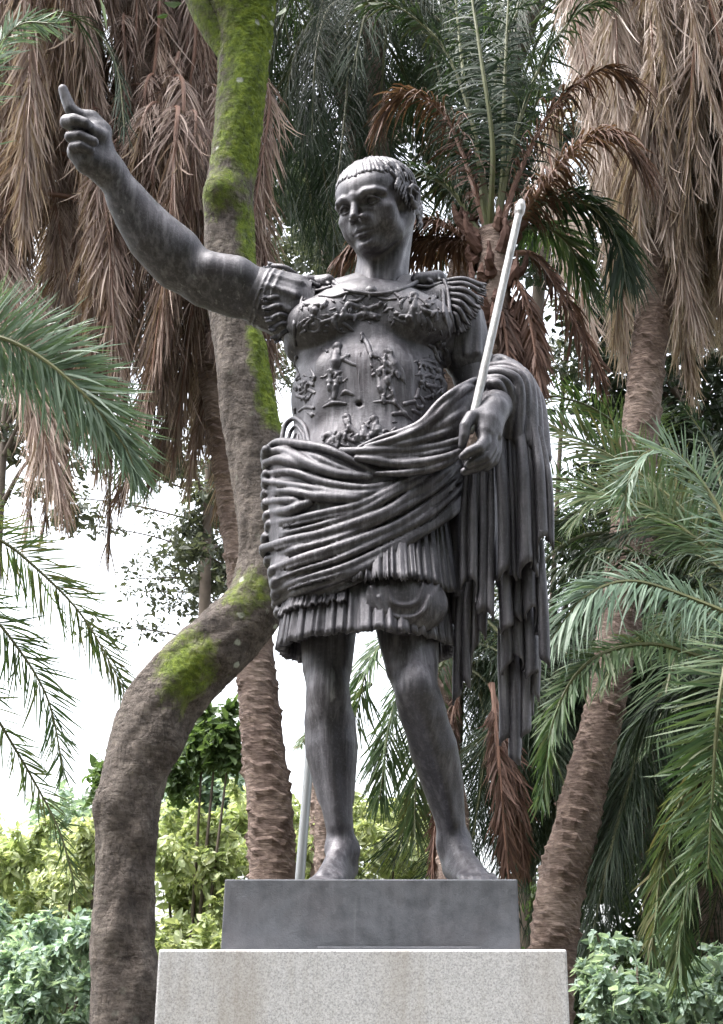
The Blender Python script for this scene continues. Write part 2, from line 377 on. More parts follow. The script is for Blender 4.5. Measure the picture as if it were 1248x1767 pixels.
# ------------------------------------------------------------------ head
HS, HYAW, HTILT = 1.46, R(-32), R(-2)
HC = P(652, 356, -0.055)
HR = (Matrix.Rotation(HYAW, 3, 'Z') @ Matrix.Rotation(R(25), 3, 'X') @ Matrix.Rotation(HTILT, 3, 'Y'))
HRn = np.array(HR); HW = np.array([1.08, 1.02, .90])
def H(x, y, z): return HC + HRn @ (np.array([x, y, z]) * HW * HS)
def hell(c, r, lr=None):
    M = HRn if lr is None else HRn @ np.array(lr)
    return ell(H(*c), np.array(r) * HS * (1.03 if lr is not None else HW), M)
def hch(pts, rad):
    rad = [rad] * len(pts) if np.isscalar(rad) else rad
    return chain([H(*p) for p in pts], [r * HS for r in rad])
def head_field():
    f = Field(HC - [0.21, 0.23, 0.36], HC + [0.19, 0.21, 0.21], 0.0027)
    f.put(hell((0, .014, .034), (.0745, .095, .080)), 0)
    f.put(hell((0, -.040, .038), (.062, .052, .046)), .03)
    f.put(hch([(0, -.040, .0), (0, -.046, -.04), (0, -.058, -.082)], [.060, .050, .030]), .03)
    for s in (-1, 1):
        f.put(hch([(s * .060, .012, -.005), (s * .055, .006, -.048), (s * .040, -.030, -.080), (s * .016, -.068, -.097)], [.016, .020, .020, .019]), .03)
        f.put(hell((s * .042, -.057, -.024), (.024, .024, .020)), .028)
        f.put(hell((s * .036, -.052, -.055), (.027, .030, .034)), .03)
    f.put(hell((0, -.080, -.060), (.030, .020, .024)), .025)          # muzzle
    f.put(hell((0, -.085, -.1), (.020, .018, .016)), .022)             # chin
    for s in (-1, 1):                                                  # sockets, brows, eyes, lids
        f.cut(hell((s * .031, -.101, -.001), (.0215, .0185, .0135)), .014)
        f.put(hch([(s * .009, -.0935, .014), (s * .026, -.0935, .0215), (s * .044, -.083, .0200), (s * .056, -.066, .0110)], [.0075, .0075, .0075, .006]), .012)
        f.put(ell(H(s * .0305, -.0735, -.001), [.0138 * HS] * 3), .002)
        up = [(s * .0145, -.0840, -.004), (s * .0215, -.0895, .0045), (s * .031, -.0905, .0075), (s * .040, -.0865, .0045), (s * .047, -.0790, -.003)]
        f.put(hch(up, .0026), .003)
        lo_ = [(s * .0145, -.0840, -.004), (s * .023, -.0870, -.0095), (s * .032, -.0870, -.0110), (s * .041, -.0830, -.0085), (s * .047, -.0790, -.003)]
        f.put(hch(lo_, .0017), .003)
    f.put(hch([(0, -.0935, .020), (0, -.0985, .002), (0, -.108, -.016), (0, -.1165, -.0305)], [.0095, .0080, .0085, .0092]), .010)
    for s in (-1, 1):
        f.put(hell((s * .0120, -.1010, -.0345), (.0078, .0105, .0078)), .007)
        f.cut(hell((s * .0062, -.1080, -.0430), (.0036, .0055, .0040)), .003)
        f.put(hch([(s * .017, -.092, -.036), (s * .026, -.084, -.058)], [.006, .004]), .012)
    f.cut(hch([(-.023, -.0935, -.0690), (-.010, -.1040, -.0665), (0, -.1050, -.0675), (.010, -.1040, -.0665), (.023, -.0935, -.0690)], .0026), .004)
    f.put(hch([(-.020, -.0930, -.0655), (-.007, -.1010, -.0610), (0, -.1010, -.0625), (.007, -.1010, -.0610), (.020, -.0930, -.0655)], [.0025, .0045, .0042, .0045, .0025]), .005)
    f.put(hch([(-.017, -.0925, -.0730), (-.006, -.0990, -.0755), (.006, -.0990, -.0755), (.017, -.0925, -.0730)], [.003, .0055, .0055, .003]), .005)
    f.cut(hell((0, -.103, -.0865), (.016, .008, .005)), .010)
    for s in (-1, 1):                                                  # ears
        f.put(hell((s * .0785, .012, -.008), (.009, .018, .030)), .010)
        f.cut(hell((s * .0870, .008, -.004), (.009, .010, .017)), .006)
        ear = [(s * .078, -.003, -.002), (s * .082, -.002, .013), (s * .085, .010, .020), (s * .087, .023, .013), (s * .086, .025, -.006), (s * .082, .017, -.024), (s * .079, .005, -.031), (s * .077, -.001, -.022)]
        f.put(hch(ear, [.0042, .0046, .0048, .0048, .0046, .0050, .0060, .0045]), .004)
        f.put(hch([(s * .083, .010, .010), (s * .087, .019, -.002), (s * .083, .012, -.018)], .0034), .004)
        f.put(hell((s * .082, -.004, -.010), (.0045, .005, .006)), .004)
    # neck
    nb = P(655, 500, 0.03); nt_ = H(0, .045, -.02)
    f.put(chain([nt_, (nt_ * .45 + nb * .55), nb], [.082, .083, .090]), .035)
    f.put(chain([H(.050, .040, -.030), P(672, 492, -0.055)], [.016, .014]), .03)
    f.put(chain([H(-.045, .040, -.03), P(642, 494, -0.06)], [.016, .013]), .03)
    return f
def hair_field():
    f = Field(HC - [0.21, 0.21, 0.20], HC + [0.21, 0.24, 0.23], 0.0024)
    rr = random.Random(3)
    C = np.array([0, .012, .033]); A = np.array([.0755, .097, .083])
    def on(az, pol, lift=0.0):        # az 0 = face; pol 0 = whorl at the back of the crown
        d = np.array([math.sin(pol) * math.sin(az), -math.sin(pol) * math.cos(az), math.cos(pol)])
        d = np.array([d[0], d[1] * math.cos(.25) + d[2] * math.sin(.25), -d[1] * math.sin(.25) + d[2] * math.cos(.25)])
        return C + A * d * (1 + lift)
    def line(az):                     # how far down the hair grows
        a = abs((az + math.pi) % (2 * math.pi) - math.pi)
        return float(np.interp(a, [0, .55, .80, 1.0, 1.25, 1.45, 1.62, 1.85, 2.2, math.pi], [1.22, 1.24, 1.36, 1.62, 1.80, 1.62, 1.52, 1.95, 2.15, 2.25]))
    f.put(ell(H(*(C + [0, .013, .010])), A * HS * HW * [.965, .955, .955], HRn), 0)
    for row, (p0, ln, nn) in enumerate([(.06, .60, 13), (.32, .62, 22), (.62, .60, 33), (.92, .55, 41), (1.20, .50, 44), (1.48, .45, 42), (1.75, .42, 38)]):
        for i in range(nn):
            az = (i + rr.uniform(-.35, .35) + .5 * (row % 2)) / nn * 2 * math.pi
            lim = line(az); a0 = p0 + rr.uniform(-.10, .10)
            if a0 > lim - .16: continue
            a1 = min(a0 + ln * rr.uniform(.85, 1.3), lim + rr.uniform(-.05, .03))
            sw = (.10 if (az % (2 * math.pi)) < math.pi else -.10) + rr.uniform(-.09, .09)
            w0 = .0047 * rr.uniform(.75, 1.25); lf = rr.uniform(-.006, .012); ph = rr.uniform(-.02, .02); pts, rad = [], []
            for k in range(6):
                t = k / 5; pol = a0 + (a1 - a0) * t
                pts.append(on(az + (sw * t * t + ph * math.sin(t * 6)) / max(.35, math.sin(pol)), pol, .010 + lf + .016 * math.sin(t * 2.6)))
                rad.append(w0 * (0.5, .95, 1.05, 1.0, .75, .30)[k])
            f.put(hch(pts, rad), .0010)
    rr = random.Random(5)             # the fringe across the forehead, locks forking over one eye
    for i in range(17):
        u = (i - 8) / 8.0; lf = .010 * (i % 2)
        az = u * .78; sw = (.09 if u > -.15 else -.11) + rr.uniform(-.03, .03)
        e = 1.42 + .03 * math.cos(u * 5) + rr.uniform(-.03, .03)
        pts = [on(az - sw * 1.0, .55, .02), on(az - sw * .7, .80, .036), on(az - sw * .3, 1.05, .040 + lf), on(az + sw * .25, e - .06, .042 + lf), on(az + sw * 1.1, e + .06, .034)]
        f.put(hch(pts, [.003, .0042, .0050, .0046, .0020]), .0008)
    for s in (-1, 1):                 # sideburn and nape
        for k in range(9):
            z = .030 - .0075 * k; y = -.036 + .006 * k + rr.uniform(-.003, .003)
            f.put(hch([(s * .0720, y + .020, z + .016), (s * .0738, y + .006, z + .004), (s * .0730, y - .006, z - .008), (s * .0715, y - .010, z - .018)], [.0036, .0042, .0036, .0018]), .0014)
        for k in range(24):
            z = -.015 - .050 * rr.random(); y = .034 + .045 * rr.random(); x = .0660 - .30 * max(0, -.02 - z) - .25 * max(0, y - .05)
            dz = rr.uniform(.008, .016); dy = rr.uniform(-.012, -.002)
            f.put(hch([(s * x, y - dy, z + dz), (s * (x + .003), y, z), (s * x, y + dy * 1.6, z - dz * .9)], [.0038, .0044, .002]), .0014)
    return f
# ------------------------------------------------------------------ breastplate
def cuirass_field():
    f = Field((-0.46, -0.34, P(640, 860, 0)[2]), (0.34, 0.30, P(640, 440, 0)[2]), 0.0046)
    f.put(ell(P(640, 585, 0.035), (.245, .165, .20)), 0)
    f.put(ell(P(638, 690, 0.015), (.246, .168, .25)), .06)
    f.put(ell(P(634, 800, 0.00), (.250, .170, .16)), .08)
    f.put(pchain([(652, 512, 0.05, 44), (570, 515, 0.03, 30), (530, 530, 0.03, 28)]), .05)
    f.put(pchain([(652, 512, 0.05, 44), (735, 508, 0.03, 30), (772, 522, 0.03, 28)]), .05)
    f.put(ell(P(566, 560, -.066), (.130, .090, .090)), .014)
    f.put(ell(P(708, 556, -.066), (.138, .090, .092)), .014)
    f.put(ell(P(640, 530, -.062), (.18, .083, .085)), .03)
    f.put(pchain([(514, 520, 0.0, 24), (510, 600, 0.01, 20)]), .05)
    f.put(pchain([(768, 520, 0.0, 24), (772, 600, 0.01, 20)]), .05)
    for cy in (640, 705):                                                # belly muscles under the metal
        for cx in (590, 668):
            f.put(ell(P(cx, cy, -.120), (.080, .030, .070)), .05)
    f.put(ell(P(632, 790, -.125), (.15, .05, .10)), .06)
    f.cut(ell(f.hit(620, 697), (.009, .02, .007)), .008)
    return f
def trace(f, crop, pts, ox, oy, sc_, off):
    return [f.hit(ox + a / sc_, oy + b / sc_, off) for a, b in pts]
RELIEF = {   # measured on an enlargement: (points, thickness)
 'sky_figure': [([(625, 180)], 21), ([(600, 190), (560, 205), (520, 185), (440, 208), (375, 200)], 8), ([(650, 195), (700, 200), (735, 188), (775, 212), (800, 205)], 8), ([(590, 205), (560, 225), (520, 225)], 7), ([(660, 210), (700, 220), (745, 215)], 7)],
 'chariot_relief': [([(345, 305), (375, 320), (378, 350), (355, 378), (322, 370), (312, 335), (345, 305)], 6), ([(345, 340)], 9), ([(330, 265), (350, 275), (335, 300)], 16), ([(300, 320), (270, 350), (280, 365)], 8), ([(290, 235), (320, 245), (380, 245), (400, 230)], 10), ([(385, 330), (430, 315)], 7)],
 'horse_relief': [([(430, 315), (465, 320), (490, 300), (540, 305), (600, 290), (640, 300), (668, 302)], 13), ([(500, 270), (515, 245), (550, 255), (590, 275)], 13), ([(560, 235), (600, 265), (640, 255), (675, 240)], 10), ([(445, 355), (480, 335), (510, 350), (535, 372)], 8), ([(440, 345), (470, 375), (505, 380)], 7), ([(575, 322), (620, 305), (665, 320)], 7), ([(455, 300), (440, 330)], 12)],
 'winged_figure': [([(835, 200)], 17), ([(838, 225), (832, 265), (815, 300)], 17), ([(800, 210), (770, 235), (775, 262)], 8), ([(860, 215), (900, 235), (930, 205)], 9), ([(885, 225), (905, 250), (935, 215)], 7), ([(740, 310), (790, 330), (830, 290)], 9), ([(790, 340), (815, 320), (820, 350)], 8), ([(850, 290), (860, 330), (850, 370)], 9), ([(825, 300), (832, 340), (828, 375)], 8), ([(870, 285), (885, 330), (880, 365)], 8), ([(865, 245), (880, 270), (915, 280), (945, 290)], 8), ([(935, 290)], 15), ([(900, 310), (915, 345), (910, 372)], 9), ([(770, 300), (800, 300)], 8)],
 'bearded_soldier': [([(462, 452)], 19), ([(455, 485), (452, 530), (445, 565)], 23), ([(470, 500), (500, 520), (545, 540)], 9), ([(480, 512), (515, 492)], 7), ([(420, 570), (450, 580), (478, 575)], 11), ([(430, 600), (425, 640), (430, 700)], 12), ([(462, 600), (455, 640), (448, 700)], 12), ([(395, 745), (440, 725), (500, 728)], 8), ([(480, 690), (500, 670), (535, 685)], 9), ([(415, 620), (470, 625)], 9)],
 'standard_bearer': [([(710, 482)], 18), ([(715, 510), (735, 545), (755, 590)], 24), ([(580, 385), (590, 410), (610, 445), (622, 480), (650, 500)], 10), ([(645, 480), (700, 530), (750, 580), (792, 632)], 7), ([(660, 575), (685, 560), (715, 575)], 14), ([(665, 600), (672, 650), (675, 692)], 12), ([(690, 600), (690, 650)], 12), ([(712, 600), (725, 660), (742, 722)], 12), ([(635, 722), (690, 718), (745, 730), (790, 780), (840, 825)], 7), ([(735, 780), (790, 775)], 9), ([(750, 525), (775, 570), (785, 610)], 9)],
 'seated_figure': [([(966, 436)], 19), ([(985, 470), (1000, 510), (1005, 545)], 17), ([(925, 445), (940, 480), (955, 520), (985, 542), (1003, 535)], 10), ([(860, 525), (900, 520), (940, 530)], 12), ([(880, 540), (930, 555)], 11), ([(905, 440), (925, 452)], 8)],
 'kneeling_figure': [([(950, 572)], 17), ([(955, 600), (975, 640), (970, 680)], 18), ([(870, 600), (910, 590), (940, 605)], 9), ([(880, 615), (910, 650), (935, 690)], 10), ([(900, 640), (950, 650)], 9), ([(940, 640), (935, 680)], 8)],
 'shield_relief': [([(840, 700), (860, 695), (880, 720), (875, 745), (850, 745), (838, 720)], 8), ([(790, 730), (835, 720)], 9), ([(830, 765), (860, 780)], 9), ([(855, 660), (850, 690)], 8)],
 'reclining_figure': [([(505, 795)], 15), ([(640, 808)], 17), ([(510, 815), (520, 850), (560, 880), (575, 905)], 14), ([(645, 835), (650, 870), (620, 890)], 20), ([(590, 850), (600, 890)], 14), ([(490, 870), (510, 900), (545, 915)], 12), ([(395, 890), (420, 880), (440, 900), (420, 925), (460, 940)], 12), ([(660, 850), (675, 880)], 12), ([(470, 880), (460, 915)], 10)],
 'side_relief': [([(262, 560), (275, 590), (262, 610)], 9), ([(290, 630), (305, 625)], 10), ([(330, 560), (350, 600), (340, 620)], 7), ([(280, 665), (320, 660), (350, 675)], 8), ([(265, 690), (300, 700)], 8), ([(275, 765), (310, 745), (345, 750)], 8), ([(255, 540), (262, 500)], 8), ([(300, 700), (310, 720)], 7), ([(270, 640), (280, 655)], 8)],
}
def relief_meshes(f):
    out = []
    for name, polys in RELIEF.items():
        prims = []
        for pts, th in polys:
            r = th / 2.836 * 1.75e-3 * 1.5
            w_ = [f.hit(420 + a / 2.836, 440 + b / 2.836, 0.0035 - r * .68) for a, b in pts]
            prims.append((w_, [max(.0046, r * (1.0 if len(pts) < 3 or 0 < i < len(pts) - 1 else .75)) for i in range(len(pts))]))
        rr = random.Random(name)
        for pts, th in polys:
            if th < 10: continue
            for _ in range(3):
                a, b = pts[rr.randrange(len(pts))]; a += rr.uniform(-1, 1) * th; b += rr.uniform(-1, 1) * th
                w_ = [f.hit(420 + (a + q) / 2.836, 440 + (b + v_) / 2.836, .005) for q, v_ in ((0, 0), (rr.uniform(-8, 8), rr.uniform(12, 26)))]
                prims.append((w_, [.0052, .0040]))
        A = np.concatenate([p for p, _ in prims])
        g = Field(A.min(0) - .03, A.max(0) + .03, 0.0024)
        for w_, r in prims: g.put(chain(w_ if len(w_) < 3 else spline(w_, 3), r if len(w_) < 3 else list(np.interp(np.linspace(0, 1, 3 * (len(w_) - 1) + 1), np.linspace(0, 1, len(r)), r))), .004)
        out.append((name, g.mesh()))
    return out
def relief_ground(f):
    rr = random.Random(17); g = Field((-0.40, -0.34, P(640, 790, -.2)[2]), (0.28, -.02, P(640, 480, -.1)[2]), .0026)
    for (x0, x1, y0, y1, n_) in ((520, 600, 512, 575, 26), (600, 690, 512, 560, 22), (690, 770, 505, 575, 30), (508, 545, 640, 720, 20), (720, 772, 600, 690, 26), (560, 600, 600, 690, 10), (640, 690, 610, 690, 12), (570, 690, 725, 770, 22)):
        for _ in range(n_):
            x, y = rr.uniform(x0, x1), rr.uniform(y0, y1); a = rr.uniform(0, 6.28); L_ = rr.uniform(4, 13); c_ = rr.uniform(-.9, .9); r = rr.uniform(.0035, .0065)
            pts = [f.hit(x + L_ * t * math.cos(a + c_ * t), y + L_ * t * math.sin(a + c_ * t), .0025 - r * .55) for t in (0, .5, 1)]
            g.put(chain(pts, [r, r, r * .6]), .003)
    return g.mesh()
def trims(f):
    """rims of the breastplate: neckline, armholes, shoulder flaps, hip flap"""
    out = []
    def t(name, lines, h=0.0028, k=.004):
        prims = [(spline([f.hit(a, b, off) for a, b in pts], 5), r) for pts, r, off in lines]
        A = np.concatenate([p for p, _ in prims]); g = Field(A.min(0) - .05, A.max(0) + .05, h)
        for p, r in prims: g.put(chain(p, r), k)
        out.append((name, g.mesh()))
    t('neck_rim', [([(574, 486), (598, 500), (635, 507), (668, 506), (700, 497), (722, 485)], .0075, .001)])
    t('armhole_rim', [([(519, 500), (511, 525), (508, 560), (510, 595)], .007, .002), ([(527, 500), (519, 525), (516, 560)], .005, .002)])
    t('armhole_rim', [([(757, 484), (764, 505), (766, 540), (775, 580)], .007, .002), ([(766, 484), (773, 505), (776, 540), (784, 572)], .007, .002)])
    for c in ([(528, 489), (545, 489), (565, 487)], [(722, 484), (740, 482), (756, 480)]):
        t('shoulder_flap', [(c, .026, -.008), ([(c[0][0] - 6, c[0][1] + 9), (c[1][0], c[1][1] + 13), (c[2][0] + 6, c[2][1] + 8)], .006, .004), ([(c[1][0] - 8, c[1][1] - 2), (c[1][0] + 4, c[1][1] + 4)], .008, .016), ([(c[2][0] - 6, c[2][1] + 2)] * 2 if False else [(c[2][0] - 6, c[2][1]), (c[2][0] + 3, c[2][1] + 3)], .007, .016)])
    t('hip_flap', [([(486, 762), (492, 735), (508, 722), (525, 735), (534, 765)], .008, .002), ([(496, 765), (502, 745), (512, 735), (522, 748), (527, 765)], .006, .001), ([(505, 765), (510, 750)], .006, .001), ([(514, 765), (515, 752)], .006, .001)])
    t('linea_ridge', [([(622, 610), (620, 640), (619, 670)], .006, -.0055)])
    return out
# ------------------------------------------------------------------ strips over the shoulders and the sleeves
def strip_mesh(path, wid, thick=.006, n=8, fringe=True, up=(0, -1, 0), seed=0):
    """a leather strip along a path, with a ridge down its middle and a cut, fringed end"""
    p = spline(path, n); rr = random.Random(seed); V, F = [], []
    m = len(p); us = np.linspace(-1, 1, 7); prof = np.array([0, .75, .9, 1.0, .9, .75, 0])
    for i in range(m):
        T = p[min(i + 1, m - 1)] - p[max(i - 1, 0)]; T /= np.linalg.norm(T)
        N = np.asarray(up[i * len(up) // m] if isinstance(up[0], (tuple, list, np.ndarray)) else up, float); N = N - T * np.dot(N, T); N /= np.linalg.norm(N); S = np.cross(T, N)
        ww = wid * (0.85 + .15 * i / (m - 1))
        for j, u in enumerate(us):
            e = T * (rr.uniform(-.006, .008) if i == m - 1 and fringe else 0)
            V.append(p[i] + S * ww * .5 * u + N * thick * (prof[j] * 1.3 - .3) + e)
    k = len(us)
    for i in range(m - 1):
        for j in range(k - 1): F.append((i * k + j, i * k + j + 1, (i + 1) * k + j + 1, (i + 1) * k + j))
    o = len(V)
    for i in range(m): V.append(V[i * k + 3] - (np.asarray(V[i * k + 3]) - p[i]) * 2.4)
    for i in range(m - 1):
        F.append((i * k, (i + 1) * k, o + i + 1, o + i)); F.append((i * k + k - 1, o + i, o + i + 1, (i + 1) * k + k - 1))
    F.append(((m - 1) * k, (m - 1) * k + 2, (m - 1) * k + 4, o + m - 1)); F.append(((m - 1) * k + 4, (m - 1) * k + 5, (m - 1) * k + 6, o + m - 1))
    return np.array(V), np.array(F)
def sleeve_left(f):
    pass
# ------------------------------------------------------------------ cloak wrapped round the hips
HIPS = None
FOLDS = [   # measured on an enlargement (origin 430,600, scale 2.269)
 [(62, 400), (110, 372), (180, 375), (300, 395), (400, 440), (500, 495)],
 [(60, 425), (130, 405), (200, 435), (280, 475), (360, 500), (470, 508)],
 [(130, 388), (250, 425), (330, 465), (430, 495)],
 [(65, 450), (120, 440), (190, 455), (270, 490)],
 [(62, 495), (160, 488), (260, 517), (360, 540), (470, 550), (560, 530)],
 [(62, 525), (200, 545), (330, 567), (450, 575), (560, 545)],
 [(60, 568), (150, 560), (250, 580), (340, 590), (420, 592), (490, 570)],
 [(62, 606), (160, 600), (220, 612)],
 [(68, 655), (160, 637), (230, 608), (280, 595)],
 [(75, 692), (180, 670), (300, 648), (420, 622), (540, 565), (640, 500), (740, 435)],
 [(60, 740), (180, 718), (330, 680), (460, 635), (560, 580), (680, 510), (780, 455)],
 [(55, 785), (150, 757), (300, 728), (420, 690), (540, 640), (640, 572), (740, 505), (800, 460)],
 [(72, 828), (180, 792), (320, 755), (440, 710), (560, 655), (660, 595), (760, 525), (820, 465)],
 [(88, 870), (200, 825), (330, 790), (460, 745), (580, 690), (690, 620), (790, 540), (850, 480)],
 [(98, 915), (200, 870), (340, 830), (480, 775), (600, 715), (710, 650), (800, 570), (860, 500)],
 [(100, 960), (200, 912), (340, 870), (480, 812), (600, 755), (700, 690), (790, 620), (850, 550), (890, 480)],
 [(104, 998), (220, 947), (350, 905), (470, 850), (590, 780), (700, 712), (800, 640), (860, 570)],
 [(112, 1030), (230, 980), (340, 938), (430, 893), (520, 835)],
]
SWAG = [
 [(900, 128), (870, 132), (800, 172), (740, 222), (680, 290), (610, 325), (520, 352), (430, 390)],
 [(890, 160), (850, 160), (790, 212), (730, 272), (650, 330), (560, 362), (460, 387)],
 [(880, 195), (840, 195), (800, 240), (740, 292), (660, 342), (560, 372)],
 [(850, 230), (800, 275), (740, 315), (650, 350), (580, 362)],
 [(830, 290), (760, 335), (690, 358), (600, 378), (520, 390)],
 [(835, 355), (740, 385), (660, 400), (540, 403), (430, 405), (340, 400)],
 [(835, 380), (740, 410), (640, 427), (520, 424), (420, 412), (350, 408)],
 [(835, 400), (760, 432), (660, 452), (560, 455), (480, 440), (420, 432)],
 [(835, 420), (760, 460), (680, 482), (600, 492), (500, 492)],
]
def wrap_field(rng=random.Random(11)):
    f = Field((-0.50, -0.46, P(640, 1060, 0)[2]), (0.42, 0.32, P(640, 610, 0)[2]), 0.0042)
    f.put(ell(P(634, 830, 0.0), (.302, .183, .20)), 0)
    f.put(ell(P(632, 925, 0.0), (.292, .198, .22)), .10)
    f.put(ell(P(594, 1005, -.01), (.222, .195, .11)), .08)
    zt = P(640, 790, 0)[2]
    # cut away what the cloak leaves open: above its upper edge and below its slanting lower edge
    base = Field.__new__(Field); base.__dict__.update(f.__dict__); base.d = f.d.copy()
    P3 = lambda a, b: base.hit(430 + a / 2.269, 600 + b / 2.269, 0.0)
    lowL, lowR = P(470, 1055, -.15), P(850, 800, -.15)
    x = f.ax[0][:, None, None]; y = f.ax[1][None, :, None]; z = f.ax[2][None, None, :]
    t = (x - np.float32(lowL[0])) / np.float32(lowR[0] - lowL[0]); bow = 0.055 * 4 * np.clip(t, 0, 1) * (1 - np.clip(t, 0, 1))
    low = lowL[2] + t * (lowR[2] - lowL[2]) - bow
    f.d = np.maximum(f.d, (low - z).astype(np.float32) * .9)
    topL, topM, topR = P(455, 772, -.1), P(640, 790, -.2), P(800, 735, -.2)
    up = np.interp(f.ax[0], [topL[0], topM[0], topR[0]], [topL[2], topM[2], topR[2]])[:, None, None]
    f.d = np.maximum(f.d, (z - up).astype(np.float32) * .9)
    DONE = []
    for i, L in enumerate(FOLDS):
        r = (.0135, .0175, .0120, .0160, .0130)[i % 5]
        pts = spline([base.hit(430 + a / 2.269, 600 + b / 2.269, .0075 - .30 * (r - .016) + (.005 if 0 < j < len(L) - 1 else -.004)) for j, (a, b) in enumerate(L)], 5)
        m_ = len(pts); ph = rng.uniform(0, 6); rad = [r * (0.70 + .36 * math.sin(math.pi * q / (m_ - 1)) + .06 * math.sin(q * .45 + ph)) for q in range(m_)]
        pts = pts + np.array([[0, .002 * math.sin(q * .5 + ph), .0018 * math.sin(q * .35 + 2 * ph)] for q in range(m_)])
        if i % 4 == 2: rad = [a_ * (.35 + .65 * min(1, q / (m_ * .45))) for q, a_ in enumerate(rad)]
        if i % 5 == 3: rad = [a_ * (.30 + .70 * min(1, (m_ - q) / (m_ * .5))) for q, a_ in enumerate(rad)]
        DONE.append((pts, rad)); f.put(chain(pts, rad), .0035)
        if i > 8 and i % 2:            # a thinner crease beside each long fold
            f.put(chain(pts[3:-4] + [0, -.004, -.017], [q * .45 for q in rad[3:-4]]), .005)
    for i, (pts, rad) in enumerate(DONE):       # undercuts between the folds
        if i in (2, 3, 7, 8): continue
        a_, b_ = 2, len(pts) - 3
        sh = pts[a_:b_] + np.array([0, .001, -.0175])
        f.cut(chain(sh, [.0034 * (.5 + .5 * math.sin(math.pi * q_ / (len(sh) - 1))) + .0012 for q_ in range(len(sh))]), .003)
    # the folds run on round the hip at the side
    for i, L in enumerate(FOLDS):
        a, b = L[0]; p0 = base.hit(430 + (a + 6) / 2.269, 600 + b / 2.269, 0.0)
        pts = [p0, p0 + [-.006, .05, .004], p0 + [.010, .11, .008], p0 + [.06, .17, .012]]
        f.put(chain(spline(pts, 4), .0150), .006)
    return f
def swag_field():
    f = Field((-0.30, -0.50, P(640, 830, -.2)[2]), (0.46, 0.25, P(640, 620, 0)[2]), 0.0040)
    rr = random.Random(4)
    def Y(a): return float(np.interp(a, [330, 430, 560, 700, 800, 850, 900], [-.165, -.195, -.21, -.215, -.225, -.20, -.12]))
    core = [(345, 405, 20), (430, 405, 22), (540, 405, 26), (640, 395, 32), (730, 360, 36), (800, 300, 38), (850, 225, 34), (890, 170, 28)]
    pts = [P(430 + a / 2.269, 600 + b / 2.269, Y(a) + .05) for a, b, _ in core]
    f.put(chain(spline(pts, 4), list(np.interp(np.linspace(0, 7, 29), range(8), [q[2] * 1.55e-3 for q in core]))), 0)
    for i, L in enumerate(SWAG):
        q = spline([P(430 + a / 2.269, 600 + b / 2.269, Y(a) + rr.uniform(-.020, .002)) for a, b in L], 5)
        m_ = len(q); f.put(chain(q, [(.0118 + .0035 * (i % 2)) * (0.55 + .5 * math.sin(math.pi * k / (m_ - 1))) for k in range(m_)]), .004)
    return f
# ------------------------------------------------------------------ pleated skirts
def pleat_shell(name, cx, top, bot, npl, amp, seed, a0=-2.3, a1=2.3, thick=.010, notch=0.012, bulge=None, fringe=0.0):
    """half-ring of pleats: top/bot = (z, half width, half depth, y centre); angle 0 faces the viewer"""
    rr = random.Random(seed); na = npl * 10 + 1; nz = 12
    edges = [0.0]
    for i in range(npl): edges.append(edges[-1] + rr.uniform(.7, 1.3))
    edges = [a0 + (a1 - a0) * e / edges[-1] for e in edges]
    tone = [rr.uniform(-.25, .25) for _ in range(npl)]
    hem = [rr.uniform(-1, 1) * notch for _ in range(npl)]
    fr = [rr.uniform(-.5, .5) * fringe for _ in range(na)]
    V, F = [], []
    for lay in (0, 1):
        for j in range(nz):
            t = j / (nz - 1)
            for i in range(na):
                pl_, w_ = divmod(i, 10)
                if pl_ == npl: pl_, w_ = npl - 1, 10
                a = edges[pl_] + (edges[pl_ + 1] - edges[pl_]) * w_ / 10
                prof = ((0, .70, .92, .90, .84, .95, .86, .93, .96, .80, .05), (0, .45, .80, 1.0, 1.0, .86, .60, .42, .34, .25, .1), (0, .8, .95, 1, .98, .94, .96, 1.0, .9, .6, 0))[(pl_ * 7 + seed) % 3][w_] + tone[pl_]
                k = amp * (0.35 + .65 * t) * (prof - .6) - lay * thick
                hw = top[1] + (bot[1] - top[1]) * t + k; hd = top[2] + (bot[2] - top[2]) * t + k
                if bulge: hd += bulge[1] * math.exp(-((a - bulge[0]) / bulge[2]) ** 2) * t
                yc = top[3] + (bot[3] - top[3]) * t
                z = top[0] + (bot[0] + ((hem[pl_] + fr[i]) if t > .5 else 0) * (t - .5) * 2 - top[0]) * t
                V.append((cx + hw * math.sin(a), yc - hd * math.cos(a), z))
    o = na * nz
    for j in range(nz - 1):
        for i in range(na - 1):
            q = j * na + i
            F.append((q, q + na, q + na + 1, q + 1)); F.append((o + q, o + q + 1, o + q + na + 1, o + q + na))
    for i in range(na - 1):
        q = (nz - 1) * na + i; F.append((q, o + q, o + q + 1, q + 1))
    return np.array(V), np.array(F)
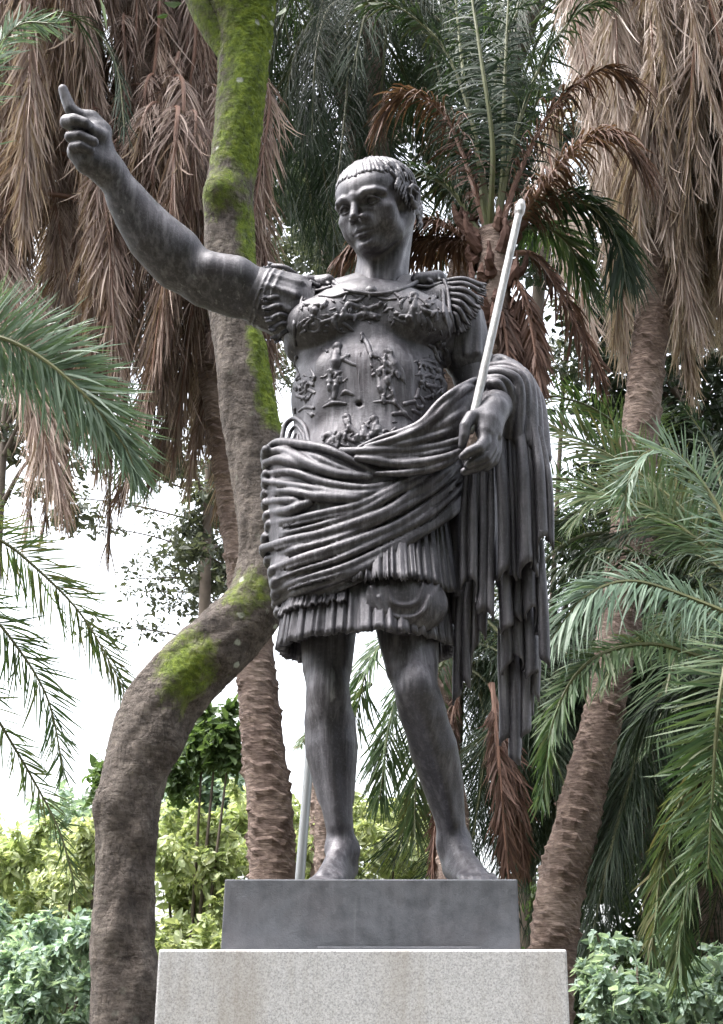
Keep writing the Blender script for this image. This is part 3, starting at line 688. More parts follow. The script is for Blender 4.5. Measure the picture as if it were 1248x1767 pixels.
# ------------------------------------------------------------------ cloth hanging in tubes from the arm
def hang_sheet(cols, ztop, seed, Yc, depth, thick=.006, nz=18, gather=None):
    """cols: (px at top, px at bottom, py of the hem, bulge, radius px); a curtain that runs through them as round folds"""
    rr = random.Random(seed); V, F, prof = [], [], []
    for ci, c0 in enumerate(cols):
        tilt = (1 if ci % 2 else -1) * rr.uniform(5, 11)
        for k in range(14):
            a = -math.pi * .70 + k / 13 * math.pi * 1.40; nb_ = cols[max(0, min(len(cols) - 1, ci + (1 if a > 0 else -1)))]
            wgt = (abs(a) / (.70 * math.pi)) ** 3 * .5; c = (c0[0], c0[1], c0[2] * (1 - wgt) + nb_[2] * wgt, c0[3], c0[4]) + tuple(c0[5:])
            prof.append((c, math.sin(a), -math.cos(a), tilt, rr.uniform(-1.5, 1.5) if k in (0, 13) else 0))
    na = len(prof)
    for lay in (0, 1):
        for j in range(nz):
            t = j / (nz - 1)
            for i, (c, sx, cy, tilt, jit) in enumerate(prof):
                xt, xb, hem, bl, w_ = c[:5]; zt = c[5] if len(c) > 5 else ztop
                pyy = zt + (hem - zt) * t
                g = min(1, t * 2.5)
                xc = xt + (xb - xt) * (1 - (1 - t) ** 2)
                r = w_ * (0.62 + .38 * g) - lay * thick / 1.75e-3
                yy = Yc - depth * bl * (0.5 + .5 * g) + (cy * r * 1.75e-3) * (.65 + .35 * g) + lay * .001
                wob = 1.6 * math.sin(t * 4 + seed * 2 + xt) * g
                p = P(xc + sx * r + wob + jit * t, pyy + (tilt * sx + 8 * (cy + 1) * .5) * t ** 3, yy)
                V.append(p)
    o = na * nz
    for j in range(nz - 1):
        for i in range(na - 1):
            q = j * na + i
            F.append((q, q + na, q + na + 1, q + 1)); F.append((o + q, o + q + 1, o + q + na + 1, o + q + na))
    for i in range(na - 1):
        q = (nz - 1) * na + i; F.append((q, o + q, o + q + 1, q + 1))
    return np.array(V), np.array(F)
# ------------------------------------------------------------------ put the statue together
def part(name, vf, mat=None, parent=None, label=None, smooth=True):
    o = mobj(name, npmesh(name, vf[0], vf[1], mat or M_BRONZE, smooth), None)
    par = parent or statue
    o.parent = par
    o.matrix_parent_inverse = Matrix.Translation(-Vector(statue.location)) if par is statue else Matrix.Identity(4)
    if label: o['label'] = label
    return o
HEAD = head_field()
body = part('body', joinm([leg_field().mesh(), arm_field().mesh(), hand_field().mesh(), HEAD.mesh()]))
part('hair', hair_field().mesh(), label='short combed hair with a fringe of forked locks')
CU = cuirass_field()
cuir = part('breastplate', CU.mesh(), label='muscled breastplate covered with small raised figures')
for nm, vf in relief_meshes(CU): part(nm, vf, parent=cuir)
rg_ = part('relief_ground', relief_ground(CU), parent=cuir); rg_['kind'] = 'stuff'
for nm, vf in trims(CU): part(nm, vf, parent=cuir)

# shoulder strips and sleeves
def shoulder_strips(side):
    out = []
    if side < 0:
        starts = [(520, 480), (514, 489), (510, 499), (507, 510), (505, 522), (504, 535), (504, 548), (505, 562), (507, 575)]
        ends = [(468, 458), (462, 468), (459, 482), (458, 498), (459, 515), (461, 532), (465, 550), (470, 567), (478, 584)]
        ys = [(.03, .0), (.0, -.045), (-.025, -.075), (-.04, -.095), (-.048, -.105), (-.052, -.105), (-.052, -.10), (-.048, -.085), (-.04, -.06)]
    else:
        starts = [(768, 484), (772, 490), (775, 498), (777, 507), (779, 517), (780, 527), (781, 538)]
        ends = [(832, 492), (831, 503), (827, 516), (821, 530), (814, 543), (805, 556), (794, 566)]
        ys = [(.02, .03), (-.015, .0), (-.04, -.02), (-.05, -.035), (-.055, -.045), (-.055, -.05), (-.05, -.05)]
    for i, (s, e, yy) in enumerate(zip(starts, ends, ys)):
        a, b_ = P(*s, yy[0] - .012), P(*e, yy[1]); mid = (a + b_) / 2 + np.array([0, -.014, .008])
        out.append(strip_mesh([a, mid, b_], .021, .0055, 8, True, (side * .35, -1, .30), i + (20 if side > 0 else 0)))
    for i, (s, e, yy) in enumerate(zip(starts, ends, ys)):          # knotted fringe at the end of each strip
        b_ = P(*e, yy[1]); d = b_ - P(*s, yy[0]); d /= np.linalg.norm(d); g = Field(b_ - .035, b_ + .035, .0024); rr = random.Random(i)
        for k in range(6):
            o = np.array([0, rr.uniform(-.006, .004), 0]) + np.cross(d, [0, 1, 0]) * (k - 2.5) * .0042
            g.put(chain([b_ + o - d * .010, b_ + o * 1.1 + d * rr.uniform(.006, .016) + [0, 0, -.004]], [.0030, .0036]), .001)
        out.append(g.mesh())
    return out
for sd in (-1, 1):
    ss = shoulder_strips(sd)
    for q, vf in enumerate(ss): part('leather_strip' if q < len(ss) // 2 else 'strip_fringe', vf)
sv = Field(P(425, 600, 0) * [1, 0, 1] + [0, -.2, -.02], P(530, 430, 0) * [1, 0, 1] + [.02, .2, .03], .004)
sv.put(pchain([(447, 511, -.015, 50), (500, 530, 0.0, 56), (520, 540, .01, 56)]), 0)
for xx, yy_, r in ((449, 511, 51.5), (456, 514, 52), (468, 518, 51)):
    p = P(xx, yy_, -.015); ax = P(437, 507, -.02) - P(480, 524, -.005); ax /= np.linalg.norm(ax)
    M = np.array(Vector(ax).to_track_quat('Z', 'Y').to_matrix())
    sv.put(ell(p, [r * MPP(p) + .003, r * MPP(p) + .003, .008], M), .006)
rr = random.Random(2)
for i in range(12):
    a = i / 12 * 2 * math.pi
    p0, p1 = P(458, 514, -.015), P(505, 532, .0)
    ax = (p1 - p0) / np.linalg.norm(p1 - p0); s1 = np.cross(ax, [0, 1, 0]); s1 /= np.linalg.norm(s1); s2 = np.cross(ax, s1)
    d = (s1 * math.cos(a) + s2 * math.sin(a)) * .090
    sv.put(chain([p0 + d * 1.0, p1 + d * 1.10], [.006, .012]), .010)
part('sleeve', sv.mesh())
sv = Field(P(770, 660, 0) * [1, 0, 1] + [0, -.2, -.02], P(870, 500, 0) * [1, 0, 1] + [.02, .25, .03], .004)
sv.put(pchain([(788, 535, .02, 41), (800, 585, .04, 42), (808, 622, .05, 41)]), 0)
for i in range(10):
    a = i / 10 * 2 * math.pi + rr.uniform(-.1, .1); p0, p1 = P(794, 545, .03), P(808, 622, .05)
    ax = (p1 - p0) / np.linalg.norm(p1 - p0); s1 = np.cross(ax, [0, 1, 0]); s1 /= np.linalg.norm(s1); s2 = np.cross(ax, s1)
    d = (s1 * math.cos(a) + s2 * math.sin(a)) * .070; d2 = (s1 * math.cos(a + .5) + s2 * math.sin(a + .5)) * .073
    sv.put(chain([p0 + d, p1 + d2], [.006, .011]), .012)
part('sleeve', sv.mesh())

# hip cloak
W = wrap_field(); part('hip_cloak', W.mesh(), label='cloak wrapped round the hips in many slanting folds')
part('cloak_swag', swag_field().mesh(), label='bunched cloak edge sweeping up over the forearm')
# skirts
zz = lambda py, Y=-.18: float(P(640, py, Y)[2])
cx = float(P(634, 1050, -.1)[0])
part('tunic_skirt', pleat_shell('t', cx, (zz(960), .235, .165, 0), (zz(1097), .262, .195, -.005), 34, .018, 3, notch=.004, fringe=.006, bulge=(.30, .045, .5)))
part('pleated_apron', pleat_shell('a', cx + .012, (zz(860), .240, .150, 0), (zz(1008), .268, .212, -.005), 26, .017, 8, a0=-.30, a1=2.3, notch=.006, fringe=.016, bulge=(.45, .040, .45)))
part('pleated_apron', pleat_shell('b', cx, (zz(1000), .245, .175, 0), (zz(1040), .262, .203, -.005), 20, .014, 5, a0=-2.2, a1=-.22, notch=.005, fringe=.014))
# rounded tab over the thigh
g = Field(P(630, 1110, -.3) + [0, -.06, -.02], P(790, 1000, -.3) + [0, .16, .05], .003)
g.put(ell(P(697, 1040, -.170), (.130, .050, .095), np.array(Matrix.Rotation(R(12), 3, 'Z'))), 0)
for (x0, y0), (x1, y1), (x2, y2), r in (((640, 1015), (690, 1082), (756, 1010), .008), ((668, 1012), (698, 1045), (730, 1010), .007), ((655, 1030), (698, 1066), (742, 1030), .005)):
    g.put(chain(spline([g.hit(x0, y0, 0), g.hit((x0 + x1) / 2 - 6, (y0 + y1) / 2 + 10, .001), g.hit(x1, y1, .001), g.hit((x1 + x2) / 2 + 6, (y1 + y2) / 2 + 10, .001), g.hit(x2, y2, 0)], 5), r), .006)
part('thigh_tab', g.mesh())
# hanging cloak, tier over tier
T1 = [(860, 869, 988, 1.0, 11, 715), (877, 886, 996, .55, 6, 715), (893, 909, 974, 1.0, 12, 715), (907, 924, 990, .5, 6, 715), (919, 937, 928, .9, 10, 725), (930, 951, 938, .6, 7, 735)]
T2 = [(868, 874, 1084, .75, 12), (890, 894, 1066, .4, 10), (912, 915, 1050, .7, 12), (932, 938, 1142, .65, 10)]
T3 = [(868, 874, 1150, .55, 11), (890, 895, 1132, .45, 11), (912, 917, 1164, .45, 12)]
T4 = [(866, 871, 1276, .35, 11), (886, 889, 1314, .40, 11), (906, 908, 1268, .25, 11), (924, 925, 1200, .3, 8)]
HYC = -.07
for i, (T, zt, yc) in enumerate(((T1, 664, HYC - .02), (T2, 930, HYC + .01), (T3, 1020, HYC + .035), (T4, 1080, HYC + .06))):
    part('hanging_fold', hang_sheet(T, zt, i, yc, .05))
I0 = [(770, 770, 1060, .3, 9), (788, 788, 1080, .6, 9), (804, 804, 1100, .3, 8), (820, 820, 1070, .6, 8), (836, 836, 1060, .3, 8), (852, 852, 1000, .4, 8)]
I1 = [(806, 800, 1006, .6, 7), (820, 815, 1000, .9, 8), (834, 832, 1056, .6, 9), (848, 847, 1060, .5, 8)]
I2 = [(800, 790, 1205, .3, 8), (814, 804, 1180, .5, 8), (828, 818, 1120, .2, 8), (842, 832, 1092, .3, 8)]
part('hanging_fold', hang_sheet(I0, 780, 6, -.02, .05)); part('hanging_fold', hang_sheet(I1, 800, 7, -.10, .05)); part('hanging_fold', hang_sheet(I2, 940, 9, -.05, .05))
# cloth over the forearm
f = Field(P(800, 810, -.3) * [1, 0, 1] + [0, -.34, -.05], P(960, 610, 0) * [1, 0, 1] + [.05, .22, .08], .004)
f.put(pchain([(842, 690, .05, 38), (866, 694, -.02, 36), (868, 702, -.06, 28)]), 0)
for i, L in enumerate([
    [(846, 662, -.17), (860, 666, -.175), (867, 690, -.15), (862, 755, -.118)], [(838, 654, -.15), (866, 655, -.165), (882, 680, -.145), (879, 755, -.108)],
    [(834, 645, -.12), (870, 644, -.14), (896, 668, -.138), (895, 760, -.118)], [(838, 640, -.08), (876, 638, -.10), (907, 662, -.11), (909, 760, -.106)],
    [(844, 634, -.03), (882, 633, -.06), (914, 662, -.085), (921, 768, -.112)], [(852, 630, .02), (888, 631, -.01), (923, 672, -.055), (933, 775, -.10)],
    [(856, 626, .06), (892, 634, .03), (930, 690, -.02), (943, 790, -.08)], [(846, 622, .06), (864, 618, .05), (884, 632, .03), (905, 655, -.03)],
    [(842, 645, .02), (852, 628, .03), (868, 622, .04), (880, 630, .02)]]):
    f.put(chain(spline([P(*q) for q in L], 5), .0140 if i % 2 else .0175), .006)
part('forearm_drape', f.mesh())
# the staff in the hand: a thing of its own
sf = Field(P(790, 790, -.3) * [1, 0, 1] + [0, -.42, 0], P(915, 330, 0) * [1, 0, 1] + [.03, -.02, .05], .0032)
pa, pb = P(812, 742, -.295), P(897, 362, -.16)
sf.put(chain([pa, pb], [.0132, .0122]), 0)
ax = (pb - pa) / np.linalg.norm(pb - pa)
sf.put(chain([pb - ax * .01, pb + ax * .012], [.0165, .0165]), .004); sf.put(chain([pb + ax * .012, pb + ax * .030], [.015, .012]), .004)
V, Q = sf.mesh()
tag(mobj('staff', npmesh('staff', V, Q, M_STAFF)), 'pale metal staff held slanting in the lowered hand of the statue', 'staff')
# ------------------------------------------------------------------ plant materials
def leaf_mat(name, cols, trans=0.35, rough=0.45, tip=None, dark_share=0.0, tcol=1.4):
    """colour differs from leaf to leaf (random per island) and from frond to frond (object random)"""
    m, n, b, out = newmat(name)
    g = n.nodes.new('ShaderNodeNewGeometry'); oi = n.nodes.new('ShaderNodeObjectInfo')
    r = math_(n, 'FRACT', math_(n, 'ADD', math_(n, 'MULTIPLY', g.outputs['Random Per Island'], 0.65), math_(n, 'MULTIPLY', oi.outputs['Random'], 0.35)))
    k = len(cols); c = ramp(n, r, [(i / (k - 1), q) for i, q in enumerate(cols)])
    c = mix(n, 0.5, c, ramp(n, noise(n, coords(n, (9, 9, 9)), 1.0, 3), [(0.3, (0.45,) * 3), (0.7, (1.0,) * 3)]), 'MULTIPLY')
    n.links.new(c, b.inputs['Base Color']); b.inputs['Roughness'].default_value = rough; b.inputs['Specular IOR Level'].default_value = .3
    tr = n.nodes.new('ShaderNodeBsdfTranslucent'); ms = n.nodes.new('ShaderNodeMixShader'); ms.inputs[0].default_value = trans
    tc = mix(n, 1.0, c, (tcol, tcol, tcol * .6), 'MULTIPLY'); n.links.new(tc, tr.inputs['Color'])
    n.links.new(b.outputs[0], ms.inputs[1]); n.links.new(tr.outputs[0], ms.inputs[2]); n.links.new(ms.outputs[0], out.inputs['Surface'])
    return m
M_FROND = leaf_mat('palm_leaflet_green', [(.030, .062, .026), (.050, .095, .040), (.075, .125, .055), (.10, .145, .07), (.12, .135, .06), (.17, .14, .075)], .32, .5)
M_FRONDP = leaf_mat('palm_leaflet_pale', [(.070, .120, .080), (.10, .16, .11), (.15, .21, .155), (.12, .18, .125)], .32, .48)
M_FRONDD = leaf_mat('palm_leaflet_shaded', [(.010, .021, .012), (.018, .035, .019), (.029, .050, .026), (.045, .046, .022)], .25, .6)  # darker copy of the green leaflets, shade put into the colour
M_DEAD = leaf_mat('dead_leaflet', [(.060, .032, .025), (.125, .075, .059), (.20, .135, .112), (.33, .25, .215), (.45, .355, .31), (.085, .047, .036)], .28, .6, tcol=1.1)
M_DEADP = leaf_mat('dead_leaflet_pale', [(.15, .10, .082), (.27, .20, .17), (.42, .335, .295), (.58, .49, .445), (.12, .075, .06)], .28, .6, tcol=1.1)
M_DEADR = leaf_mat('dead_leaflet_russet', [(.045, .022, .016), (.08, .041, .030), (.14, .080, .062), (.06, .03, .022)], .25, .65, tcol=1.1)
M_STEMG = leaf_mat('green_frond_stem', [(.07, .08, .03), (.11, .115, .05)], .0, .45)
M_STEMB = leaf_mat('brown_frond_stem', [(.13, .065, .045), (.21, .12, .088)], .0, .5)
M_BOOT = leaf_mat('old_leaf_base', [(.045, .022, .017), (.08, .040, .030), (.13, .075, .055)], .0, .8)
M_LEAFY = leaf_mat('bush_leaf_yellow_green', [(.24, .31, .16), (.34, .41, .22), (.46, .52, .31), (.60, .64, .44), (.16, .22, .12)], .45, .5, tcol=1.25)
M_LEAFB = leaf_mat('bush_leaf_blue_green', [(.15, .23, .18), (.25, .35, .29), (.38, .48, .42), (.10, .17, .125)], .42, .5)
M_LEAFG = leaf_mat('tree_leaf_green', [(.045, .085, .030), (.08, .13, .05), (.13, .19, .085)], .40, .45)
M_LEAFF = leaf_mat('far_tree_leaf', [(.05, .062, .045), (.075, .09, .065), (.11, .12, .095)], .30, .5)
M_LEAFD = leaf_mat('shaded_tree_leaf', [(.014, .022, .013), (.022, .036, .020), (.035, .050, .030)], .22, .55)  # tree leaf darkened so that its colour carries the shade
M_TWIG = leaf_mat('twig_bark', [(.09, .07, .055), (.13, .105, .085)], 0, .8)

def palm_bark():
    m, n, b, _ = newmat('palm_bark'); v = coords(n)
    n1 = noise(n, v, 7, 6, .65); n2 = noise(n, coords(n, (14, 14, 70)), 1.0, 5, .65)
    c = ramp(n, n2, [(.30, (.045, .030, .025)), (.50, (.13, .088, .070)), (.72, (.25, .19, .155))])
    c = mix(n, ramp(n, n1, [(.42, (0, 0, 0)), (.66, (.85, .85, .85))]), c, (.060, .036, .028))
    c = mix(n, ramp(n, noise(n, v, 2.3, 5, .6), [(.50, (0, 0, 0)), (.72, (.6, .6, .6))]), c, (.27, .21, .18))
    n.links.new(c, b.inputs['Base Color']); b.inputs['Roughness'].default_value = .85
    bump(n, b, n2, .7, .02); return m
M_PBARK = palm_bark()
def moss_bark():
    m, n, b, _ = newmat('mossy_bark'); v = coords(n)
    n1 = noise(n, v, 9, 8, .65); n2 = noise(n, coords(n, (22, 22, 60)), 1.0, 6, .7)
    c = ramp(n, n1, [(.30, (.040, .031, .026)), (.5, (.105, .085, .073)), (.72, (.20, .172, .150))])
    c = mix(n, ramp(n, n2, [(.38, (.85, .85, .85)), (.56, (0, 0, 0))]), c, (.028, .019, .015))
    c = mix(n, ramp(n, noise(n, v, 30, 7, .75), [(.52, (0, 0, 0)), (.70, (.7, .7, .7))]), c, (.20, .165, .14))
    cr = node(n, 'ShaderNodeTexVoronoi', feature='DISTANCE_TO_EDGE'); cr.inputs['Scale'].default_value = 1.0
    wv = n.nodes.new('ShaderNodeVectorMath'); wv.operation = 'ADD'; nz_ = n.nodes.new('ShaderNodeTexNoise'); nz_.inputs['Scale'].default_value = 7; n.links.new(v, nz_.inputs['Vector'])
    sc2 = n.nodes.new('ShaderNodeVectorMath'); sc2.operation = 'SCALE'; sc2.inputs['Scale'].default_value = 2.2; n.links.new(nz_.outputs['Color'], sc2.inputs[0])
    n.links.new(coords(n, (42, 42, 13)), wv.inputs[0]); n.links.new(sc2.outputs[0], wv.inputs[1]); n.links.new(wv.outputs[0], cr.inputs['Vector'])
    crack = ramp(n, cr.outputs['Distance'], [(.0, (0, 0, 0)), (.16, (1, 1, 1))])
    c = mix(n, math_(n, 'MULTIPLY', math_(n, 'MULTIPLY', math_(n, 'SUBTRACT', 1.0, crack), ramp(n, noise(n, v, 6, 3), [(.48, (0, 0, 0)), (.62, (1, 1, 1))])), .5), c, (.018, .012, .010))
    at = n.nodes.new('ShaderNodeAttribute'); at.attribute_name = 'moss'
    k = math_(n, 'ADD', at.outputs['Fac'], math_(n, 'MULTIPLY', math_(n, 'SUBTRACT', noise(n, v, 16, 6, .7), .5), 1.5))
    mcol = ramp(n, noise(n, v, 26, 5, .7), [(.28, (.032, .046, .005)), (.5, (.115, .165, .010)), (.74, (.23, .29, .022))])
    f = ramp(n, k, [(.30, (0, 0, 0)), (.75, (1, 1, 1))])
    c = mix(n, f, c, mcol)
    li = node(n, 'ShaderNodeTexVoronoi'); li.inputs['Scale'].default_value = 11; n.links.new(v, li.inputs['Vector'])
    lm = ramp(n, math_(n, 'ADD', li.outputs['Distance'], math_(n, 'MULTIPLY', noise(n, v, 45, 4), .28)), [(.24, (1, 1, 1)), (.31, (0, 0, 0))])
    lf = math_(n, 'MULTIPLY', lm, ramp(n, li.outputs['Color'], [(.40, (0, 0, 0)), (.44, (1, 1, 1))]))
    at2 = n.nodes.new('ShaderNodeAttribute'); at2.attribute_name = 'lichen'
    c = mix(n, math_(n, 'MULTIPLY', lf, at2.outputs['Fac']), c, (.38, .40, .33))
    n.links.new(c, b.inputs['Base Color']); b.inputs['Roughness'].default_value = .9
    bump(n, b, mix(n, .10, mix(n, .5, n2, noise(n, v, 45, 8, .75)), crack), 1.0, .035); return m
M_MOSS = moss_bark()
m, n, b, _ = newmat('brushed_steel'); M_STEEL = m
b.inputs['Base Color'].default_value = (.42, .43, .45, 1); b.inputs['Metallic'].default_value = .6; b.inputs['Roughness'].default_value = .4
n.links.new(ramp(n, noise(n, coords(n, (30, 30, 2)), 1, 4), [(.3, (.20, .21, .22)), (.7, (.32, .33, .34))]), b.inputs['Base Color'])
m, n, b, _ = newmat('park_soil'); M_SOIL = m
v = coords(n); c = ramp(n, noise(n, v, 1.2, 8, .7), [(.3, (.03, .025, .018)), (.55, (.055, .05, .03)), (.75, (.035, .055, .018))])
n.links.new(c, b.inputs['Base Color']); b.inputs['Roughness'].default_value = .95; bump(n, b, noise(n, v, 14, 6), .6, .05)
# ------------------------------------------------------------------ the ground
gs = 400.0; k = 41
gx, gy = np.meshgrid(np.linspace(-gs, gs, k), np.linspace(-gs, gs, k))
gzv = np.where(np.hypot(gx, gy) > 30, np.sin(gx * .05) * np.cos(gy * .043) * .25, 0.0)
V = np.stack([gx.ravel(), gy.ravel(), gzv.ravel()], 1); i = np.arange(k * k).reshape(k, k)
tag(mobj('ground', npmesh('ground', V, np.stack([i[:-1, :-1].ravel(), i[:-1, 1:].ravel(), i[1:, 1:].ravel(), i[1:, :-1].ravel()], 1), M_SOIL)), kind='structure')

# ------------------------------------------------------------------ builders
def tube(pts, radii, seg=8, cap=True):
    p = np.asarray(pts, float); m = len(p); r = np.asarray([radii] * m if np.isscalar(radii) else radii, float)
    T = np.gradient(p, axis=0); T /= np.linalg.norm(T, axis=1)[:, None] + 1e-9
    up = np.array([0.31, -.9, .3]); S = np.cross(T, up); S /= np.linalg.norm(S, axis=1)[:, None] + 1e-9; N = np.cross(S, T)
    a = np.linspace(0, 2 * math.pi, seg, endpoint=False)
    V = p[:, None, :] + r[:, None, None] * (S[:, None, :] * np.cos(a)[None, :, None] + N[:, None, :] * np.sin(a)[None, :, None])
    i = np.arange(m * seg).reshape(m, seg); j = np.roll(i, -1, 1)
    F = np.stack([i[:-1].ravel(), j[:-1].ravel(), j[1:].ravel(), i[1:].ravel()], 1)
    return V.reshape(-1, 3), F
def frond_mesh(name, pts, leaf_len, n_leaf, mats, seed, width=.030, ang=(70, 25), droop=.5, vee=.25, stem_r=.016, start=.12, twist=0.0, hang=0.0, curl=.15, gap=0.07, sidew=(1, 1)):
    """a feather frond: stem through pts, paired leaflets; droop = how far they sag, hang = how far they turn straight down"""
    rg = np.random.RandomState(seed); q = spline(pts, 8); m = len(q); n_leaf = int(n_leaf * 1.75); width = width * .56
    d = np.concatenate([[0], np.cumsum(np.linalg.norm(np.diff(q, axis=0), axis=1))]); L = d[-1]
    rad = stem_r * (1 - .85 * d / L) + .0015
    V0, F0 = tube(q, rad, 6)
    T = np.gradient(q, axis=0); T /= np.linalg.norm(T, axis=1)[:, None]
    vs, fs, o = [V0], [F0], len(V0)
    mi = [np.zeros(len(F0), int)]; tri = []
    t = np.sort(rg.uniform(0, 1, n_leaf)) * .35 + np.linspace(0, 1, n_leaf) * .65; t = start + (1 - start) * t
    for sd in (-1, 1):
        tt = np.clip(t + rg.normal(0, .004, n_leaf), 0, 1)
        if gap: tt = tt[rg.rand(len(tt)) > gap]
        nl = len(tt); dd = tt * L
        B = np.stack([np.interp(dd, d, q[:, c]) for c in range(3)], 1); TT = np.stack([np.interp(dd, d, T[:, c]) for c in range(3)], 1)
        TT /= np.linalg.norm(TT, axis=1)[:, None]
        upv = np.array([0, 0, 1.0]) + rg.normal(0, .12, (nl, 3)); 
        S = np.cross(TT, upv); ln = np.linalg.norm(S, axis=1); S = np.where(ln[:, None] < .25, np.cross(TT, np.array([0.2, 1, 0.1])), S); S /= np.linalg.norm(S, axis=1)[:, None] + 1e-9
        N = np.cross(S, TT)
        if twist: 
            c_, s_ = math.cos(twist), math.sin(twist); S, N = S * c_ + N * s_, N * c_ - S * s_
        a = np.radians(np.interp(tt, [start, 1], ang) + rg.normal(0, 7, nl))
        D = sd * S * np.sin(a)[:, None] + TT * np.cos(a)[:, None] + N * (vee + rg.normal(0, .10, nl))[:, None]
        D /= np.linalg.norm(D, axis=1)[:, None]
        env = np.interp((tt - start) / (1 - start), [0, .12, .4, .75, 1], [.55, .85, 1, .85, .45])
        LL = leaf_len * env * rg.uniform(.72, 1.14, nl) * np.where(rg.rand(nl) < .06, rg.uniform(.3, .7, nl), 1) * sidew[0 if sd < 0 else 1]
        W = width * rg.uniform(.75, 1.15, nl) * np.interp(env, [.4, 1], [.7, 1])
        G = np.array([0, 0, -1.0]); Wd = np.cross(D, N); Wd /= np.linalg.norm(Wd, axis=1)[:, None] + 1e-9
        roll = rg.normal(0, .35, nl); Wd = Wd * np.cos(roll)[:, None] + N * np.sin(roll)[:, None]
        sag = droop * rg.uniform(.6, 1.4, nl)
        lat = rg.normal(0, curl, nl)
        rows = []
        for s_, w_ in ((0, .35), (.22, .95), (.50, 1.0), (.78, .62), (1.0, 0)):
            dirn = D * (1 - hang * min(1, s_ * 2))
            pos = B + D * (LL * s_ * (1 - hang * s_ * .8))[:, None] + G * (LL * (sag * s_ ** 2 * .55 + hang * s_ * .8))[:, None] + Wd * (lat * LL * s_ ** 2)[:, None]
            if w_ > 0: rows += [pos - Wd * (W * w_ * .5)[:, None], pos + Wd * (W * w_ * .5)[:, None]]
            else: rows += [pos]
        V = np.stack(rows, 1).reshape(-1, 3); b0 = o + np.arange(nl) * 9
        for r_ in range(3): fs.append(np.stack([b0 + 2 * r_, b0 + 2 * r_ + 1, b0 + 2 * r_ + 3, b0 + 2 * r_ + 2], 1)); mi.append(np.ones(nl, int))
        tri.append(np.stack([b0 + 6, b0 + 7, b0 + 8], 1)); vs.append(V); o += len(V)
    F4 = np.concatenate(fs); F3 = np.concatenate(tri)
    return npmesh(name, np.concatenate(vs), [F4, F3], mats=mats, midx=np.concatenate(mi + [np.ones(len(F3), int)]), smooth=False)
def palm_trunk(pts, r0, r1, seed, ring=.075, rough=.15, seg=34):
    """trunk with rings of broken-off leaf scars standing proud"""
    q0 = spline(pts, 10); d = np.concatenate([[0], np.cumsum(np.linalg.norm(np.diff(q0, axis=0), axis=1))]); L = d[-1]
    m = int(L / (ring / 3.4)); s = np.linspace(0, L, m); q = np.stack([np.interp(s, d, q0[:, c]) for c in range(3)], 1)
    T = np.gradient(q, axis=0); T /= np.linalg.norm(T, axis=1)[:, None]
    S = np.cross(T, [0.0, -1.0, 0.1]); S /= np.linalg.norm(S, axis=1)[:, None]; N = np.cross(S, T)
    rg = np.random.RandomState(seed); a = np.linspace(0, 2 * math.pi, seg, endpoint=False)
    A, SS = np.meshgrid(a, s); n_sc = 11
    row = SS / ring + .45 * np.sin(A * 2 + SS * 1.7) + .28 * np.sin(A * 5 + SS * 3.1) + .5 * np.sin(SS * 4.3 + seed)
    ri = np.floor(row).astype(int); fr = row - ri
    key = (A / (2 * math.pi) * n_sc + .5 * (ri % 2)); ki = np.floor(key).astype(int) % n_sc; kf = key - np.floor(key)
    tab = rg.uniform(.0, 1.0, (ri.max() - ri.min() + 2, n_sc)) ** 1.5 * 1.7; _ = rg.uniform(.35, 1.25, (ri.max() - ri.min() + 2, n_sc))
    h = tab[ri - ri.min(), ki] * np.clip(fr * 1.25, 0, 1) ** 1.6 * np.clip(1 - np.abs(kf - .5) * 1.55, 0, 1)
    h += rg.normal(0, .07, h.shape)
    rr_ = (r0 + (r1 - r0) * SS / L) * (1 + .05 * np.sin(SS * 2.3 + seed)) * (1 + rough * h)
    V = q[:, None] + rr_[..., None] * (S[:, None] * np.cos(A)[..., None] + N[:, None] * np.sin(A)[..., None])
    i = np.arange(m * seg).reshape(m, seg); j = np.roll(i, -1, 1)
    return V.reshape(-1, 3), np.stack([i[:-1].ravel(), j[:-1].ravel(), j[1:].ravel(), i[1:].ravel()], 1)
def palm(label, pts, r0, r1, seed, group=None, base_z=0.0, **kw):
    root = tag(empty('palm_tree', (float(pts[0][0]), float(pts[0][1]), base_z)), label, 'palm', group)
    V, F = palm_trunk(pts, r0, r1, seed, **kw); o = mobj('trunk', npmesh('trunk', V, F, M_PBARK, False), root)
    return root
def attach(name, me, root, M=None):
    o = bpy.data.objects.new(name, me); col.objects.link(o); o.parent = root
    o.matrix_parent_inverse = Matrix.Translation(-Vector(root.location))
    if M is not None: o.matrix_basis = M
    return o
def pix_frond(root, name, spec, leaf_px, n_leaf, mats, seed, **kw):
    """a frond whose stem was measured: [(px, py, Y)]"""
    pts = [P(*q) for q in spec]; s = MPP(np.mean(pts, axis=0))
    return attach(name, frond_mesh(name, pts, leaf_px * s, n_leaf, mats, seed, **kw), root)
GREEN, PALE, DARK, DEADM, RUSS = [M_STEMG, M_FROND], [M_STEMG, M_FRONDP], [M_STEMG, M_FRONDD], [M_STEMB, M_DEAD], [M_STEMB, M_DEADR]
def arc(length, out, rise, drop, n=6):
    """stem in the local x-z plane, from the origin outwards"""
    t = np.linspace(0, 1, n); return np.stack([out * length * t * (1 - .15 * t), .04 * np.sin(t * 3) * length, length * (rise * t - drop * t ** 2)], 1)
LIVE = [frond_mesh('frond', arc(1, .95, .55, .75 + .25 * i), .19, 80, GREEN, 30 + i, width=.010, droop=.5, stem_r=.007) for i in range(4)]
LIVED = [frond_mesh('frond', arc(1, .75, .30, .95 + .2 * i), .22, 95, DARK, 40 + i, width=.0080, droop=1.0, stem_r=.007, hang=.25) for i in range(4)]
